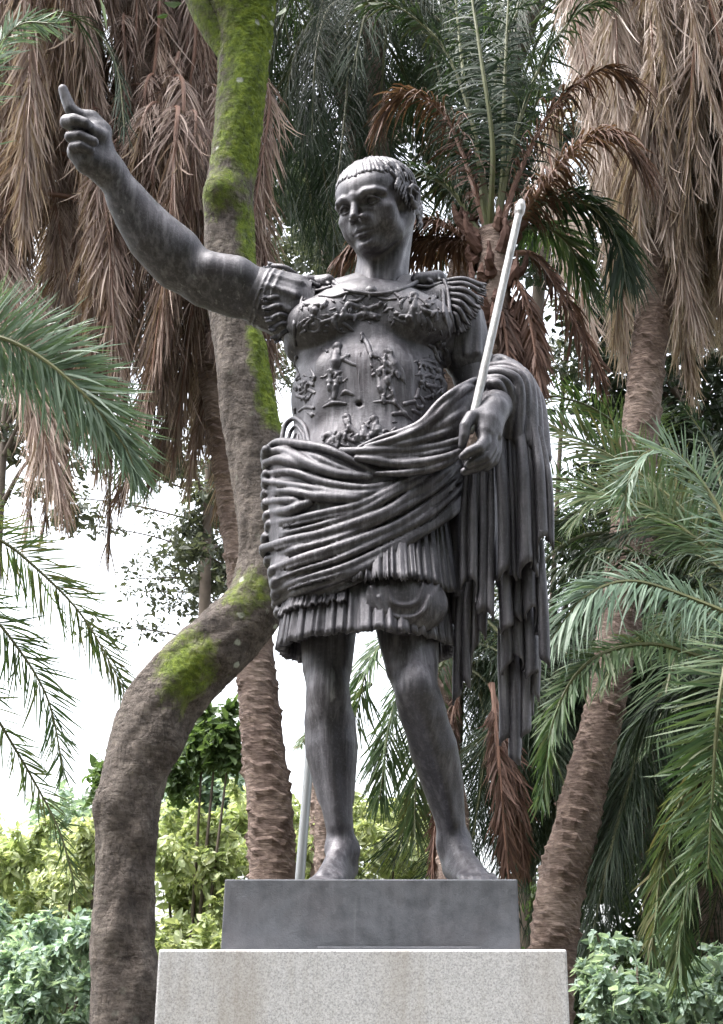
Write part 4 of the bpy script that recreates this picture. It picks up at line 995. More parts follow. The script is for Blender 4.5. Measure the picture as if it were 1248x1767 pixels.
DEADF = [frond_mesh('dead_frond', [(0, 0, 0), (.10 + .03 * i, .01, .02), (.15 + .04 * i, .0, -.14), (.16 + .03 * i, .02 * (i - 2), -.45), (.15 + .02 * i, .04 * (i - 2), -1.0)], .21, 120, DEADM, 50 + i, width=.0095, ang=(44, 14), droop=.45, hang=.48, stem_r=.007, curl=.15, vee=.1) for i in range(5)]
DEADR = [frond_mesh('dead_frond', [(0, 0, 0), (.20, .01, .05), (.34 + .04 * i, .0, -.08), (.42, .02 * (i - 2), -.40), (.44, .04 * (i - 2), -.9)], .20, 80, RUSS, 60 + i, width=.0095, ang=(45, 20), droop=.6, hang=.35, stem_r=.008, curl=.2) for i in range(3)]
DEADP = []
for me_ in DEADF:
    m2 = me_.copy(); m2.materials[1] = M_DEADP; DEADP.append(m2)
def put_frond(root, protos, pos, az, size, tilt=0.0, roll=0.0, rr=rnd):
    M = Matrix.Translation(Vector(pos)) @ Matrix.Rotation(az, 4, 'Z') @ Matrix.Rotation(tilt, 4, 'Y') @ Matrix.Rotation(roll, 4, 'X') @ Matrix.Scale(size, 4)
    me = rr.choice(protos); return attach(me.name.split('.')[0], me, root, M)
def along(pts, t):
    q = spline(pts, 10); d = np.concatenate([[0], np.cumsum(np.linalg.norm(np.diff(q, axis=0), axis=1))])
    return np.array([np.interp(t * d[-1], d, q[:, c]) for c in range(3)])
def skirt(root, axis, n, size, seed, rad, protos=DEADF, tilt=(-.12, .22)):
    """dead fronds hanging all round the upper trunk, thatch upon thatch"""
    rr = random.Random(seed)
    for i in range(n):
        t = rr.random(); p = along(axis, t); az = rr.uniform(0, 2 * math.pi)
        r = rad * rr.uniform(.15, .55)
        p = p + np.array([math.cos(az) * r, math.sin(az) * r, 0])
        put_frond(root, protos, p, az, size * rr.uniform(.75, 1.2), rr.uniform(*tilt), rr.uniform(-.15, .15), rr)
# ------------------------------------------------------------------ palm with the big brown skirt, upper left
YA = 6.2
ax = [P(478, 1850, YA), P(470, 1515, YA), P(450, 1250, YA), P(415, 900, YA), P(372, 640, YA), P(300, 330, YA + .2), P(255, 100, YA + .3), P(235, -220, YA + .4)]
ax[0][2] = 0.0
pa_ = palm('tall palm with a huge skirt of brown dead fronds behind the raised arm', ax, .155, .125, 1, 'palms behind the statue')
skirt(pa_, [P(195, -420, YA + .4), P(200, -100, YA + .3), P(215, 180, YA + .2), P(235, 420, YA + .1)], 185, 2.35, 3, .95)
skirt(pa_, [P(290, 100, YA), P(310, 330, YA)], 24, 1.9, 5, .5)
rr = random.Random(8)
for i in range(16): put_frond(pa_, LIVE, P(225, -330, YA + .4), i / 16 * 6.28 + rr.uniform(-.2, .2), rr.uniform(2.4, 3.2), rr.uniform(-.6, .1), 0, rr)
# ------------------------------------------------------------------ palm with the hanging thatch, upper right
YB = 6.0
ax = [P(925, 1850, YB), P(955, 1640, YB), P(1000, 1400, YB), P(1050, 1190, YB), P(1085, 950, YB), P(1105, 740, YB), P(1125, 560, YB), P(1160, 300, YB + .1), P(1190, -100, YB + .2)]
ax[0][2] = 0.0
pb_ = palm('leaning palm with a thatch of pale dead fronds beyond the staff', ax, .150, .130, 2, 'palms behind the statue')
skirt(pb_, [P(1185, -420, YB + .2), P(1180, -150, YB + .2), P(1172, 60, YB + .1), P(1165, 170, YB)], 165, 2.0, 13, .78, DEADP)
skirt(pb_, [P(1235, 0, YB), P(1245, 200, YB)], 36, 2.0, 14, .5, DEADP)
for i in range(16): put_frond(pb_, LIVE, P(1190, -330, YB + .2), i / 16 * 6.28 + rr.uniform(-.2, .2), rr.uniform(2.4, 3.2), rr.uniform(-.6, .1), 0, rr)
# ------------------------------------------------------------------ palm whose crown opens behind the head
YC = 4.6
ax = [P(792, 1800, YC), P(786, 1500, YC), P(757, 1300, YC), P(722, 1130, YC), P(755, 900, YC), P(825, 700, YC), P(848, 560, YC), P(855, 400, YC)]
ax[0][2] = 0.0
pc_ = palm('palm crown of green and russet fronds opening behind the head of the statue', ax, .095, .105, 5, 'palms behind the statue')
def stemfr(root, spec, leaf, n, mats, seed, **kw): return pix_frond(root, 'dead_frond' if mats in (DEADM, RUSS) else 'frond', spec, leaf, n, mats, seed, **kw)
for i, (spec, mats, leaf) in enumerate([
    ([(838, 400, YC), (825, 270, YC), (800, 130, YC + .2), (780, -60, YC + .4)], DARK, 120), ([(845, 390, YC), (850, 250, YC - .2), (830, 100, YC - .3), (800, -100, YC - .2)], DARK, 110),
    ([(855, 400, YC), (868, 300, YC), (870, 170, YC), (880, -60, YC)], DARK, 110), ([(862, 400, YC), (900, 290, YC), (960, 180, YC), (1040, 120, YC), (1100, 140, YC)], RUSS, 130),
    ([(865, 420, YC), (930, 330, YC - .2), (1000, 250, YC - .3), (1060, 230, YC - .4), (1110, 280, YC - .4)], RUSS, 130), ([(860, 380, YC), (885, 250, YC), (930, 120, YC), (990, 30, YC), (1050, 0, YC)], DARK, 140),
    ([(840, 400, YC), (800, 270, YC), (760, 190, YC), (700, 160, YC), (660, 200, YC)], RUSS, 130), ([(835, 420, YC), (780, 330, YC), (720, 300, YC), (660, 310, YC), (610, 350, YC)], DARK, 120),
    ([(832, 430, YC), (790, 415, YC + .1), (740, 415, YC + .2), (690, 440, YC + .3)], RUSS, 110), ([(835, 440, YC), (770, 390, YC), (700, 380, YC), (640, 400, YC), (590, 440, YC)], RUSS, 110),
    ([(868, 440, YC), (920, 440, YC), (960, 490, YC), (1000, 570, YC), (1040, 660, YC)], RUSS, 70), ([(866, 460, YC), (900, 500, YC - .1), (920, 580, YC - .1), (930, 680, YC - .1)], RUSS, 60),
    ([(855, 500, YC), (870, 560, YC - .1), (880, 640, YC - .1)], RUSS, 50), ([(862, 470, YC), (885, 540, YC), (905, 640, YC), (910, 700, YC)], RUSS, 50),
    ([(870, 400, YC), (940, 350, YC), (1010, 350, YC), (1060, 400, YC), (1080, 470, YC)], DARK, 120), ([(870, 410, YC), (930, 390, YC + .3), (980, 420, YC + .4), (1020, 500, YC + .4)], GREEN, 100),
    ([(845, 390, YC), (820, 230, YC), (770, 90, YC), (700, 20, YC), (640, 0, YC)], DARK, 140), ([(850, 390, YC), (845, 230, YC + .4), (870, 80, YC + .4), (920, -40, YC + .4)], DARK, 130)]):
    stemfr(pc_, spec, leaf, 75, mats, 100 + i, width=.034, droop=.75, hang=.38 if mats is RUSS else .25, stem_r=.022, start=.14, ang=(60, 25))
rb = random.Random(77)
for i in range(44):   # old leaf bases round the top of the trunk
    t = rb.random(); a = i * 2.4; p = P(850 + 6 * math.cos(a), 580 - 200 * t, YC) + np.array([math.cos(a) * .09, math.sin(a) * .09, 0])
    ln_ = rb.uniform(.10, .26); sp_ = rb.uniform(.25, .75)
    q = p + np.array([math.cos(a) * sp_ * ln_, math.sin(a) * sp_ * ln_, ln_]); mid = (p + q) / 2 + np.array([math.cos(a) * .03, math.sin(a) * .03, -.02])
    V, F = tube(spline([p, mid, q], 4), [r_ * rb.uniform(.8, 1.2) for r_ in (.042, .040, .036, .032, .028, .024, .020, .014, .006)], 7)
    V = V + np.random.RandomState(i).normal(0, .004, V.shape); attach('leaf_base', npmesh('leaf_base', V, F, M_BOOT, False), pc_)
# ------------------------------------------------------------------ dark palm whose fronds hang above the head
YD = 8.5
ax = [P(578, 1790, YD), P(570, 1150, YD), P(610, 800, YD), P(662, 400, YD), P(650, 200, YD), P(638, -60, YD)]
ax[0][2] = 0.0
pd_ = palm('slim dark palm whose shaded fronds hang down above the head', ax, .12, .09, 6, 'palms behind the statue')
rr = random.Random(21)
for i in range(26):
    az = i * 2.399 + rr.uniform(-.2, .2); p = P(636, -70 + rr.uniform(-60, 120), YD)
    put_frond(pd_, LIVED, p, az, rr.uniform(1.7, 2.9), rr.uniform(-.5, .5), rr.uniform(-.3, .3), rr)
# a second dark crown to its left, reaching to the mossy trunk, and one to the right
for (cx_, cy_, yy, n_, lab) in ((520, -60, 9.5, 20, 'far dark palm whose drooping crown fills the gap beside the mossy trunk'), (960, -80, 9.0, 18, 'far dark palm high up between the thatched palm and the crown behind the head')):
    ax = [P(580, 1785, yy), P(572, 1150, yy), P(640 if cx_ < 700 else 740, 820, yy), P(650 if cx_ < 700 else 800, 420, yy), P((cx_ + (650 if cx_ < 700 else 800)) / 2, 130, yy), P(cx_, cy_, yy)]; ax[0][2] = 0
    pe_ = palm(lab, ax, .12, .09, 7 + n_, 'palms behind the statue')
    for i in range(n_):
        put_frond(pe_, LIVED, P(cx_, cy_ + rr.uniform(-60, 140), yy), i * 2.399 + rr.uniform(-.2, .2), rr.uniform(1.9, 3.1), rr.uniform(-.5, .55), rr.uniform(-.3, .3), rr)
# ------------------------------------------------------------------ low palm beyond the right edge: its fronds arch into the picture
YE = 3.4
ax = [P(1330, 1800, YE), P(1330, 1400, YE), P(1325, 1080, YE)]; ax[0][2] = 0
pr_ = palm('low palm whose green fronds arch in beside the hanging cloak', ax, .20, .19, 9, 'palms behind the statue')
for i, (spec, leaf, n_, mats, kw) in enumerate([
    ([(1325, 1090, YE), (1200, 1036, YE), (1090, 1003, YE - .1), (1010, 1030, YE - .2), (950, 1105, YE - .2)], 120, 90, PALE, dict(droop=.6, hang=.15, twist=1.0)),
    ([(1325, 1150, YE), (1230, 1140, YE), (1120, 1112, YE - .1), (1020, 1140, YE - .2), (960, 1230, YE - .2), (935, 1380, YE - .2)], 78, 100, GREEN, dict(droop=.5, hang=.12, twist=.9)),
    ([(1320, 1050, YE), (1230, 860, YE + .2), (1160, 780, YE + .2), (1110, 785, YE + .2), (1085, 830, YE + .2), (1078, 890, YE + .2)], 90, 60, PALE, dict(droop=.2, hang=.0, twist=1.1)),
    ([(1320, 1040, YE + .5), (1180, 880, YE + .7), (1060, 790, YE + .8), (930, 725, YE + .8)], 120, 110, GREEN, dict(droop=.3, hang=.0, vee=.3, twist=1.2)),
    ([(1320, 1060, YE + .5), (1200, 930, YE + .6), (1080, 860, YE + .6), (960, 850, YE + .6)], 120, 100, GREEN, dict(droop=.3, hang=.05, twist=1.0)),
    ([(1320, 1070, YE + .3), (1180, 990, YE + .5), (1060, 950, YE + .5), (940, 990, YE + .5)], 110, 100, DARK, dict(droop=.8, hang=.3)),
    ([(1325, 1100, YE - .5), (1270, 1110, YE - .7), (1243, 1200, YE - .8), (1230, 1360, YE - .8), (1222, 1500, YE - .8)], 120, 90, GREEN, dict(droop=.15, hang=.0, ang=(80, 45), twist=.4)),
    ([(1325, 1080, YE), (1240, 980, YE + .2), (1170, 960, YE + .3), (1100, 1010, YE + .4)], 110, 90, DARK, dict(droop=.9, hang=.3)),
    ([(1325, 1120, YE + 3.5), (1230, 1200, YE + 4), (1150, 1260, YE + 4.2), (1090, 1360, YE + 4.3), (1060, 1500, YE + 4.3)], 80, 100, DARK, dict(droop=.9, hang=.3)),
    ([(1325, 1120, YE), (1250, 1250, YE + .2), (1190, 1350, YE + .3), (1145, 1480, YE + .4), (1125, 1640, YE + .4)], 80, 90, GREEN, dict(droop=.5, hang=.2)),
    ([(1325, 1120, YE), (1270, 1300, YE), (1220, 1420, YE), (1180, 1560, YE), (1170, 1690, YE)], 95, 90, GREEN, dict(droop=.5, hang=.15)),
    ([(1325, 1050, YE), (1260, 900, YE + .4), (1230, 780, YE + .5), (1180, 700, YE + .5)], 110, 90, DARK, dict(droop=.6, hang=.2)),
    ([(1325, 1060, YE + .8), (1220, 900, YE + 1), (1130, 830, YE + 1.1), (1050, 840, YE + 1.1), (990, 900, YE + 1.1)], 100, 100, GREEN, dict(droop=.5, hang=.2, twist=.7)),
    ([(1325, 1080, YE + .8), (1230, 960, YE + 1), (1140, 905, YE + 1.1), (1060, 930, YE + 1.1), (1010, 1000, YE + 1.1)], 100, 100, DARK, dict(droop=.5, hang=.2, twist=.7)),
    ([(1325, 1080, YE + .8), (1260, 1060, YE + 1), (1170, 1070, YE + 1.1), (1090, 1110, YE + 1.1), (1040, 1180, YE + 1.1)], 80, 100, GREEN, dict(droop=.6, hang=.25, twist=.5)),
    ([(1325, 1080, YE + 1), (1240, 1180, YE + 1.3), (1160, 1200, YE + 1.4), (1090, 1260, YE + 1.5)], 130, 100, DARK, dict(droop=.9, hang=.3))]):
    stemfr(pr_, spec, leaf, n_, mats, 140 + i, width=.024, stem_r=.018, start=.12, **kw)
# dense palm behind it that closes the view on the right
YF = 8.0
for (cx_, cy_, yy, n_, lab) in ((1130, 930, 8.2, 50, 'shaded palm closing the view between the hanging cloak and the picture edge'), (1230, 1150, 7.6, 46, 'shaded low palm in the lower right behind the leaning trunk'), (772, 1120, 7.4, 36, 'shaded palm showing between the legs and behind the cloak')):
    ax = [P(cx_, 1785, yy), P(cx_, (1785 + cy_) / 2, yy), P(cx_, cy_, yy)]; ax[0][2] = 0
    pf_ = palm(lab, ax, .12, .11, n_, 'palms behind the statue')
    for i in range(n_):
        put_frond(pf_, LIVED if i % 4 else LIVE, P(cx_ + rr.uniform(-20, 20), cy_ + rr.uniform(-30, 60), yy), (i * 2.399 + rr.uniform(-.2, .2)) if cx_ != 772 else rr.uniform(-1.3, 1.3), rr.uniform(1.7, 2.7) * (.8 if cx_ == 772 else 1), rr.uniform(-.9, .6), rr.uniform(-.3, .3), rr)
    if cx_ == 772:
        for i, spec in enumerate([[(800, 1060, 5.5), (740, 1110, 5.3), (680, 1220, 5.2), (655, 1380, 5.2)], [(800, 1060, 5.5), (700, 1080, 5.0), (640, 1140, 4.8), (610, 1250, 4.8)], [(800, 1080, 5.6), (740, 1200, 5.4), (720, 1330, 5.4), (715, 1440, 5.4)]]):
            stemfr(pf_, spec, 95, 80, GREEN, 170 + i, width=.026, droop=.6, hang=.2)
        stemfr(pf_, [(640, 1180, 5.4), (590, 1220, 5.2), (545, 1255, 5.1), (515, 1290, 5.0)], 38, 36, GREEN, 175, width=.024, droop=.4, hang=.1, start=.4)
# a dead russet frond beside the relaxed foot
for i, (spec, lf) in enumerate([([(850, 1180, 4.9), (858, 1280, 4.7), (868, 1400, 4.6), (880, 1540, 4.6)], 70), ([(846, 1180, 4.9), (868, 1250, 4.8), (890, 1360, 4.7), (905, 1500, 4.7)], 60), ([(800, 1150, 4.9), (770, 1300, 4.8), (752, 1420, 4.8), (745, 1520, 4.8)], 45)]):
    stemfr(pc_, spec, lf, 80, RUSS, 180 + i, width=.022, droop=.3, hang=.35, ang=(40, 20), stem_r=.016)
# ------------------------------------------------------------------ palm beyond the left edge
YG = 2.6
ax = [P(-160, 1800, YG), P(-160, 1100, YG), P(-150, 620, YG)]; ax[0][2] = 0
pg_ = palm('palm out past the raised arm with fronds reaching in from the edge', ax, .18, .16, 15, 'palms behind the statue')
for i, (spec, leaf, n_, mats, kw) in enumerate([
    ([(-150, 600, YG), (-30, 578, YG - .2), (60, 610, YG - .3), (150, 685, YG - .4), (215, 770, YG - .4), (232, 810, YG - .4)], 150, 175, PALE, dict(gap=.0, droop=.12, hang=.0, vee=.1, ang=(66, 10), twist=1.25)),
    ([(-150, 560, YG + .5), (-60, 300, YG + .6), (-20, 120, YG + .6), (30, 45, YG + .6), (95, 40, YG + .6)], 95, 110, PALE, dict(droop=.15, hang=.05, twist=1.2)),
    ([(-150, 560, YG + 1.5), (-40, 120, YG + 2), (60, 30, YG + 2.2), (150, 40, YG + 2.4), (200, 110, YG + 2.4), (215, 220, YG + 2.4)], 90, 80, DARK, dict(droop=.8, hang=.3)),
    ([(-150, 700, YG + 1), (-60, 880, YG + 1.2), (40, 960, YG + 1.3), (140, 1060, YG + 1.4), (215, 1190, YG + 1.4)], 105, 75, GREEN, dict(droop=.25, hang=.08, gap=.15, twist=1.0)),
    ([(-150, 760, YG + 1), (-70, 1000, YG + 1.2), (10, 1090, YG + 1.3), (80, 1200, YG + 1.4), (110, 1330, YG + 1.4)], 100, 75, GREEN, dict(droop=.25, hang=.08, gap=.15, twist=1.0)),
    ([(-150, 760, YG + 1), (-80, 1100, YG + 1.4), (-10, 1230, YG + 1.5), (60, 1350, YG + 1.6), (105, 1440, YG + 1.6), (132, 1540, YG + 1.6)], 75, 70, GREEN, dict(droop=.25, hang=.08, gap=.25, twist=1.0))]):
    stemfr(pg_, spec, leaf, n_, mats, 200 + i, width=.021, stem_r=.015, **kw)
# the rest of the two edge palms' crowns, turned away from the statue
rr = random.Random(91)
for root_, top, c0, pr in ((pg_, P(-150, 600, YG), math.pi, LIVE), (pr_, P(1325, 1060, YE), 0.0, LIVE)):
    for i in range(18): put_frond(root_, pr, top + np.array([0, 0, rr.uniform(-.05, .12)]), c0 + rr.uniform(-1.25, 1.25), rr.uniform(1.5, 2.1), rr.uniform(-.7, .3), rr.uniform(-.2, .2), rr)
# ------------------------------------------------------------------ the bent mossy tree
YT = 1.15
spec = [(213, 1930, 60), (213, 1767, 56), (212, 1640, 53), (217, 1500, 52), (222, 1400, 54), (238, 1310, 57), (275, 1225, 62), (335, 1150, 60), (400, 1090, 58), (446, 1035, 54), (462, 960, 50), (458, 880, 50), (445, 800, 48), (427, 700, 47), (412, 600, 43), (400, 500, 41), (394, 400, 40), (400, 300, 40), (412, 200, 41), (418, 100, 42), (420, 40, 47), (416, 0, 56)]
pts = np.array([P(a, b, YT) for a, b, _ in spec]); pts[0][2] = 0
rad = np.array([r * MPP(p) for (a, b, r), p in zip(spec, pts)])
q = spline(pts, 30); rq = np.interp(np.linspace(0, len(pts) - 1, len(q)), np.arange(len(pts)), rad)
def bark_tube(q, rq, seed, seg=72, amp=.07):
    T = np.gradient(q, axis=0); T /= np.linalg.norm(T, axis=1)[:, None]
    S = np.cross(T, [0.0, -1.0, 0.05]); S /= np.linalg.norm(S, axis=1)[:, None]; N = np.cross(S, T)
    a = np.linspace(0, 2 * math.pi, seg, endpoint=False); A, I = np.meshgrid(a, np.arange(len(q)))
    s = np.concatenate([[0], np.cumsum(np.linalg.norm(np.diff(q, axis=0), axis=1))])[I]
    rg = np.random.RandomState(seed); h = np.zeros(A.shape)
    for k_ in range(26):
        f_ = rg.randint(1, 9); w_ = rg.uniform(.5, 16); h += rg.normal() * np.sin(A * f_ + s * w_ + rg.uniform(0, 6)) / (1 + .12 * f_ + .05 * w_)
    h = h / h.std() * amp * .5
    e = np.zeros(A.shape)
    for k_ in range(40):          # fine ridges of the bark
        f_ = rg.randint(2, 16); w_ = rg.uniform(25, 95); e += rg.normal() * np.sin(A * f_ + s * w_ * rg.choice((-1, 1)) + rg.uniform(0, 6)) / (1 + .01 * w_)
    h = h + np.clip(e / e.std(), -1.6, 1.6) * .013 + rg.normal(0, .006, A.shape)
    r = rq[:, None] * (1 + h)
    V = q[:, None] + r[..., None] * (S[:, None] * np.cos(A)[..., None] + N[:, None] * np.sin(A)[..., None])
    i = np.arange(A.size).reshape(A.shape); j = np.roll(i, -1, 1)
    return V.reshape(-1, 3), np.stack([i[:-1].ravel(), j[:-1].ravel(), j[1:].ravel(), i[1:].ravel()], 1)
V, F = bark_tube(q, rq, 4)
_ix = np.repeat(np.arange(len(q)), 72); _out = (V - q[_ix]) / rq[_ix][:, None]
for kx, ky, ks, kh in ((268, 1690, .07, .030), (262, 1440, .06, .022), (178, 1385, .08, .028), (300, 1290, .09, .030), (250, 1560, .05, -.020), (190, 1610, .06, .018), (385, 330, .075, .045), (375, 370, .05, -.012), (455, 900, .07, .020), (405, 640, .06, .016), (330, 1230, .05, -.016), (395, 1140, .06, .022), (235, 1480, .035, -.020), (205, 1530, .03, .014), (225, 1660, .03, -.015), (425, 760, .04, -.012)):
    kc = P(kx, ky, YT - .08); V = V + _out * (kh * np.exp(-(np.linalg.norm(V - kc, axis=1) / ks) ** 2))[:, None]      # knots and scars
tree = tag(empty('mossy_tree', (float(pts[0][0]), YT, 0)), 'bent tree with bright green moss on its trunk behind the raised arm', 'tree')
me = npmesh('trunk', V, F, M_MOSS)
# where moss and lichen grow on the trunk (patches of growth: height along the trunk and side)
zc = V[:, 2]; ix = np.repeat(np.arange(len(q)), 72); side = (V[:, 0] - q[ix][:, 0]) / rq[ix]; front = -(V[:, 1] - q[ix][:, 1]) / rq[ix]
z_of = lambda py: float(P(400, py, YT)[2])
def band(py0, py1, soft=40):
    a_, b_ = z_of(py1), z_of(py0); w_ = soft * 2.2e-3
    return np.clip((zc - a_) / w_, 0, 1) * np.clip((b_ - zc) / w_, 0, 1)
moss = np.maximum(band(-200, 345, 70) * np.clip(.75 + .35 * side, 0, 1), band(330, 600, 60) * np.clip(side * 1.1 - .05, 0, .75))
pm = P(388, 345, YT); moss = np.maximum(moss, np.clip(.9 - np.hypot(V[:, 0] - pm[0], V[:, 2] - pm[2]) / .22, 0, .6))
moss = np.maximum(moss, band(560, 770, 40) * np.clip(side * 1.6 - .15, 0, 1))
pm = P(330, 1165, YT); dist = np.hypot(V[:, 0] - pm[0], (V[:, 2] - pm[2]) * .8); moss = np.maximum(moss, np.clip(1.05 - dist / .17, 0, .8) * np.clip(front * 1.5, 0, 1))
pm = P(430, 1035, YT); dist = np.hypot(V[:, 0] - pm[0], V[:, 2] - pm[2]); moss = np.maximum(moss, np.clip(.8 - dist / .2, 0, .55))
_rg = np.random.RandomState(12); V2 = V + _out * (np.clip(moss - .35, 0, 1) * (.010 + _rg.uniform(-.006, .010, len(V))))[:, None]   # the moss stands proud
me.vertices.foreach_set('co', V2.astype(np.float32).ravel()); me.update()
lich = np.clip(band(-100, 330, 30) + band(960, 1200, 50) * .9, 0, 1) + .15
for nm, val in (('moss', moss), ('lichen', lich)):
    at = me.attributes.new(nm, 'FLOAT', 'POINT'); at.data.foreach_set('value', val.astype(np.float32))
attach('trunk', me, tree)
# fork above the frame and its leafy limbs
for i, sp in enumerate([[(408, 110, 22, YT), (375, 62, 27, YT), (345, 5, 28, YT), (300, -110, 22, YT + .1)], [(425, 30, 34, YT), (470, -60, 30, YT), (520, -180, 24, YT - .1), (600, -330, 16, YT - .2)]]):
    p = np.array([P(a, b, y) for a, b, r, y in sp]); qq = spline(p, 10)
    V, F = bark_tube(qq, np.interp(np.linspace(0, 3, len(qq)), range(4), [r * 2.1e-3 for _, _, r, _ in sp]), 9 + i, 40)
    mm = npmesh('limb', V, F, M_MOSS); at = mm.attributes.new('moss', 'FLOAT', 'POINT'); at.data.foreach_set('value', np.full(len(V), .6, np.float32))
    attach('limb', mm, tree)
# ------------------------------------------------------------------ leaf masses
def leaves(centers, n, size, seed, flat=.5, dome=False):
    """n leaves spread through ellipsoid clumps: (centre, radii)"""
    rg = np.random.RandomState(seed); w_ = np.array([np.prod(r) ** (2 / 3) for _, r in centers]); w_ = w_ / w_.sum()
    k_ = rg.choice(len(centers), n, p=w_); C = np.array([c for c, _ in centers])[k_]; Rr = np.array([r for _, r in centers])[k_]
    u = rg.normal(size=(n, 3)); u /= np.linalg.norm(u, axis=1)[:, None]; u *= np.where(rg.rand(n) < .30, rg.uniform(.85, 1.65, n), rg.uniform(.25, 1.1, n))[:, None]
    B = C + u * Rr
    N = rg.normal(size=(n, 3)) * .55 + u * .6 + [0, 0, .7]; N /= np.linalg.norm(N, axis=1)[:, None]
    D = np.cross(N, rg.normal(size=(n, 3))); D /= np.linalg.norm(D, axis=1)[:, None]; D = D + [0, 0, -.25]; D /= np.linalg.norm(D, axis=1)[:, None]; S = np.cross(N, D)
    s = (size * np.clip(np.exp(rg.normal(-.05, .38, n)), .35, 2.0))[:, None]
    V = np.stack([B, B + D * s * .35 + S * s * .26 + N * s * .05, B + D * s * .75 + S * s * .20, B + D * s * 1.1 - N * s * .12, B + D * s * .75 - S * s * .20, B + D * s * .35 - S * s * .26 + N * s * .05], 1).reshape(-1, 3)
    b0 = np.arange(n) * 6
    F = np.concatenate([np.stack([b0, b0 + 1, b0 + 2, b0 + 3], 1), np.stack([b0, b0 + 3, b0 + 4, b0 + 5], 1)])
    return V, F
def bush(name, label, cat, clumps, n, size, mat, seed, group=None, stems=5):
    """clumps measured as (px, py, Y, rx px, rz px)"""
    cs = []
    for a, b_, y, rx, rz in clumps:
        c = P(a, b_, y); s = MPP(c); cs.append((c, np.array([rx * s, .8 * (rx + rz) / 2 * s, rz * s])))
    base = np.mean([c for c, _ in cs], axis=0); base[2] = 0
    root = tag(empty(name, tuple(base)), label, cat, group); TW = []
    rs = random.Random(seed + 500)
    for c, r in list(cs):                       # loose shoots that break the outline
        for _ in range(3):
            d_ = np.array([rs.uniform(-1, 1), rs.uniform(-1, 1), rs.uniform(.2, 1.2)]); d_ /= np.linalg.norm(d_); L_ = r[0] * rs.uniform(1.3, 2.3)
            for t_ in (.55, .75, .95): cs.append((c + d_ * L_ * t_, np.array([.16, .16, .13]) * r[0] * 1.3))
            if rs.random() < .3: TW.append((c, c + d_ * L_))
    V, F = leaves(cs, int(n * 1.35), size * .68, seed); attach('foliage', npmesh('foliage', V, F, mat, False), root)
    for a_, b_ in TW:
        V, F = tube(spline([a_, (a_ + b_) / 2 + np.array([0, 0, .02]), b_], 4), np.linspace(.010, .003, 9), 5); attach('twig', npmesh('twig', V, F, M_TWIG), root)
    rg = random.Random(seed)
    for i in range(min(stems, len(cs) + 2)):
        c, r = cs[i % len(cs)]; p0 = base + np.array([rg.uniform(-.15, .15), rg.uniform(-.15, .15), 0])
        V, F = tube(spline([p0, p0 * .5 + c * .5 + np.array([rg.uniform(-.1, .1), 0, .1]), c + np.array([0, 0, r[2] * .5])], 6), np.linspace(.035, .008, 13), 6)
        attach('stem', npmesh('stem', V, F, M_TWIG), root)
    return root
_cr = [(np.array([*P(a_, b_, YT)]) + [0, rnd.uniform(-.4, .9), 0], np.array([.45, .45, .30])) for a_, b_ in ((300, -170), (240, -260), (190, -330), (600, -340), (560, -260), (660, -420), (320, -360), (480, -430), (120, -400))]
V, F = leaves(_cr, 2200, .10, 66); attach('crown', npmesh('crown', V, F, M_LEAFG, False), tree)
G = 'leafy bushes along the foot of the picture'
def blob(rg, x0, x1, y0, y1, Y0, Y1, n, r0, r1): return [(rg.uniform(x0, x1), rg.uniform(y0, y1), rg.uniform(Y0, Y1), rg.uniform(r0, r1), rg.uniform(r0, r1) * .7) for _ in range(n)]
rg = random.Random(31)
bush('leafy_bush', 'yellow-green sunlit bush between the bent trunk and the statue base', 'bush', blob(rg, 280, 520, 1450, 1700, 9, 11, 34, 22, 50) + blob(rg, 260, 420, 1620, 1800, 8.6, 9.2, 26, 22, 42) + blob(rg, 290, 480, 1390, 1480, 10.5, 11.5, 8, 20, 38), 24000, .10, M_LEAFY, 1, G, 3)
bush('leafy_bush', 'blue-green bush behind the bent trunk under the skirted palm', 'bush', blob(rg, 270, 450, 1330, 1500, 12.5, 13.5, 20, 25, 50), 8000, .11, M_LEAFB, 2, G)
bush('leafy_bush', 'bright bush seen between the two legs of the statue', 'bush', blob(rg, 540, 780, 1400, 1620, 10.5, 12, 32, 22, 48), 11000, .10, M_LEAFY, 3, G)
bush('leafy_bush', 'pale green bush at the far edge left of the bent trunk, the taller', 'bush', blob(rg, -60, 110, 1440, 1760, 9, 10.5, 30, 25, 52), 11000, .10, M_LEAFY, 4, G)
bush('leafy_bush', 'blue-green bush low beside the bent trunk, under the hanging frond', 'bush', blob(rg, -20, 190, 1600, 1830, 7, 9, 50, 14, 34) + blob(rg, -10, 170, 1530, 1700, 8, 9.5, 20, 8, 18), 15000, .085, M_LEAFB, 5, G)
bush('leafy_bush', 'yellow-green twigs right beside the bent trunk above the blue-green bush', 'bush', blob(rg, 110, 175, 1440, 1700, 8.2, 9, 14, 16, 34), 4500, .085, M_LEAFY, 6, G)
bush('leafy_bush', 'distant blue-green bush rising behind the bent trunk on its open side', 'bush', blob(rg, 20, 190, 1410, 1640, 12, 13, 26, 28, 55), 9000, .11, M_LEAFB, 7, G)
bush('leafy_bush', 'blue-green bush in the lower right beside the granite block', 'bush', blob(rg, 1010, 1140, 1680, 1830, 3.6, 5.0, 26, 12, 30) + blob(rg, 1010, 1150, 1620, 1720, 4, 5, 12, 6, 14), 6500, .065, M_LEAFB, 8, G)
bush('leafy_bush', 'blue-green bush in the far lower right corner', 'bush', blob(rg, 1160, 1290, 1690, 1830, 3.4, 4.8, 24, 12, 30) + blob(rg, 1170, 1290, 1640, 1720, 4, 5, 12, 6, 14), 6000, .065, M_LEAFB, 9, G)
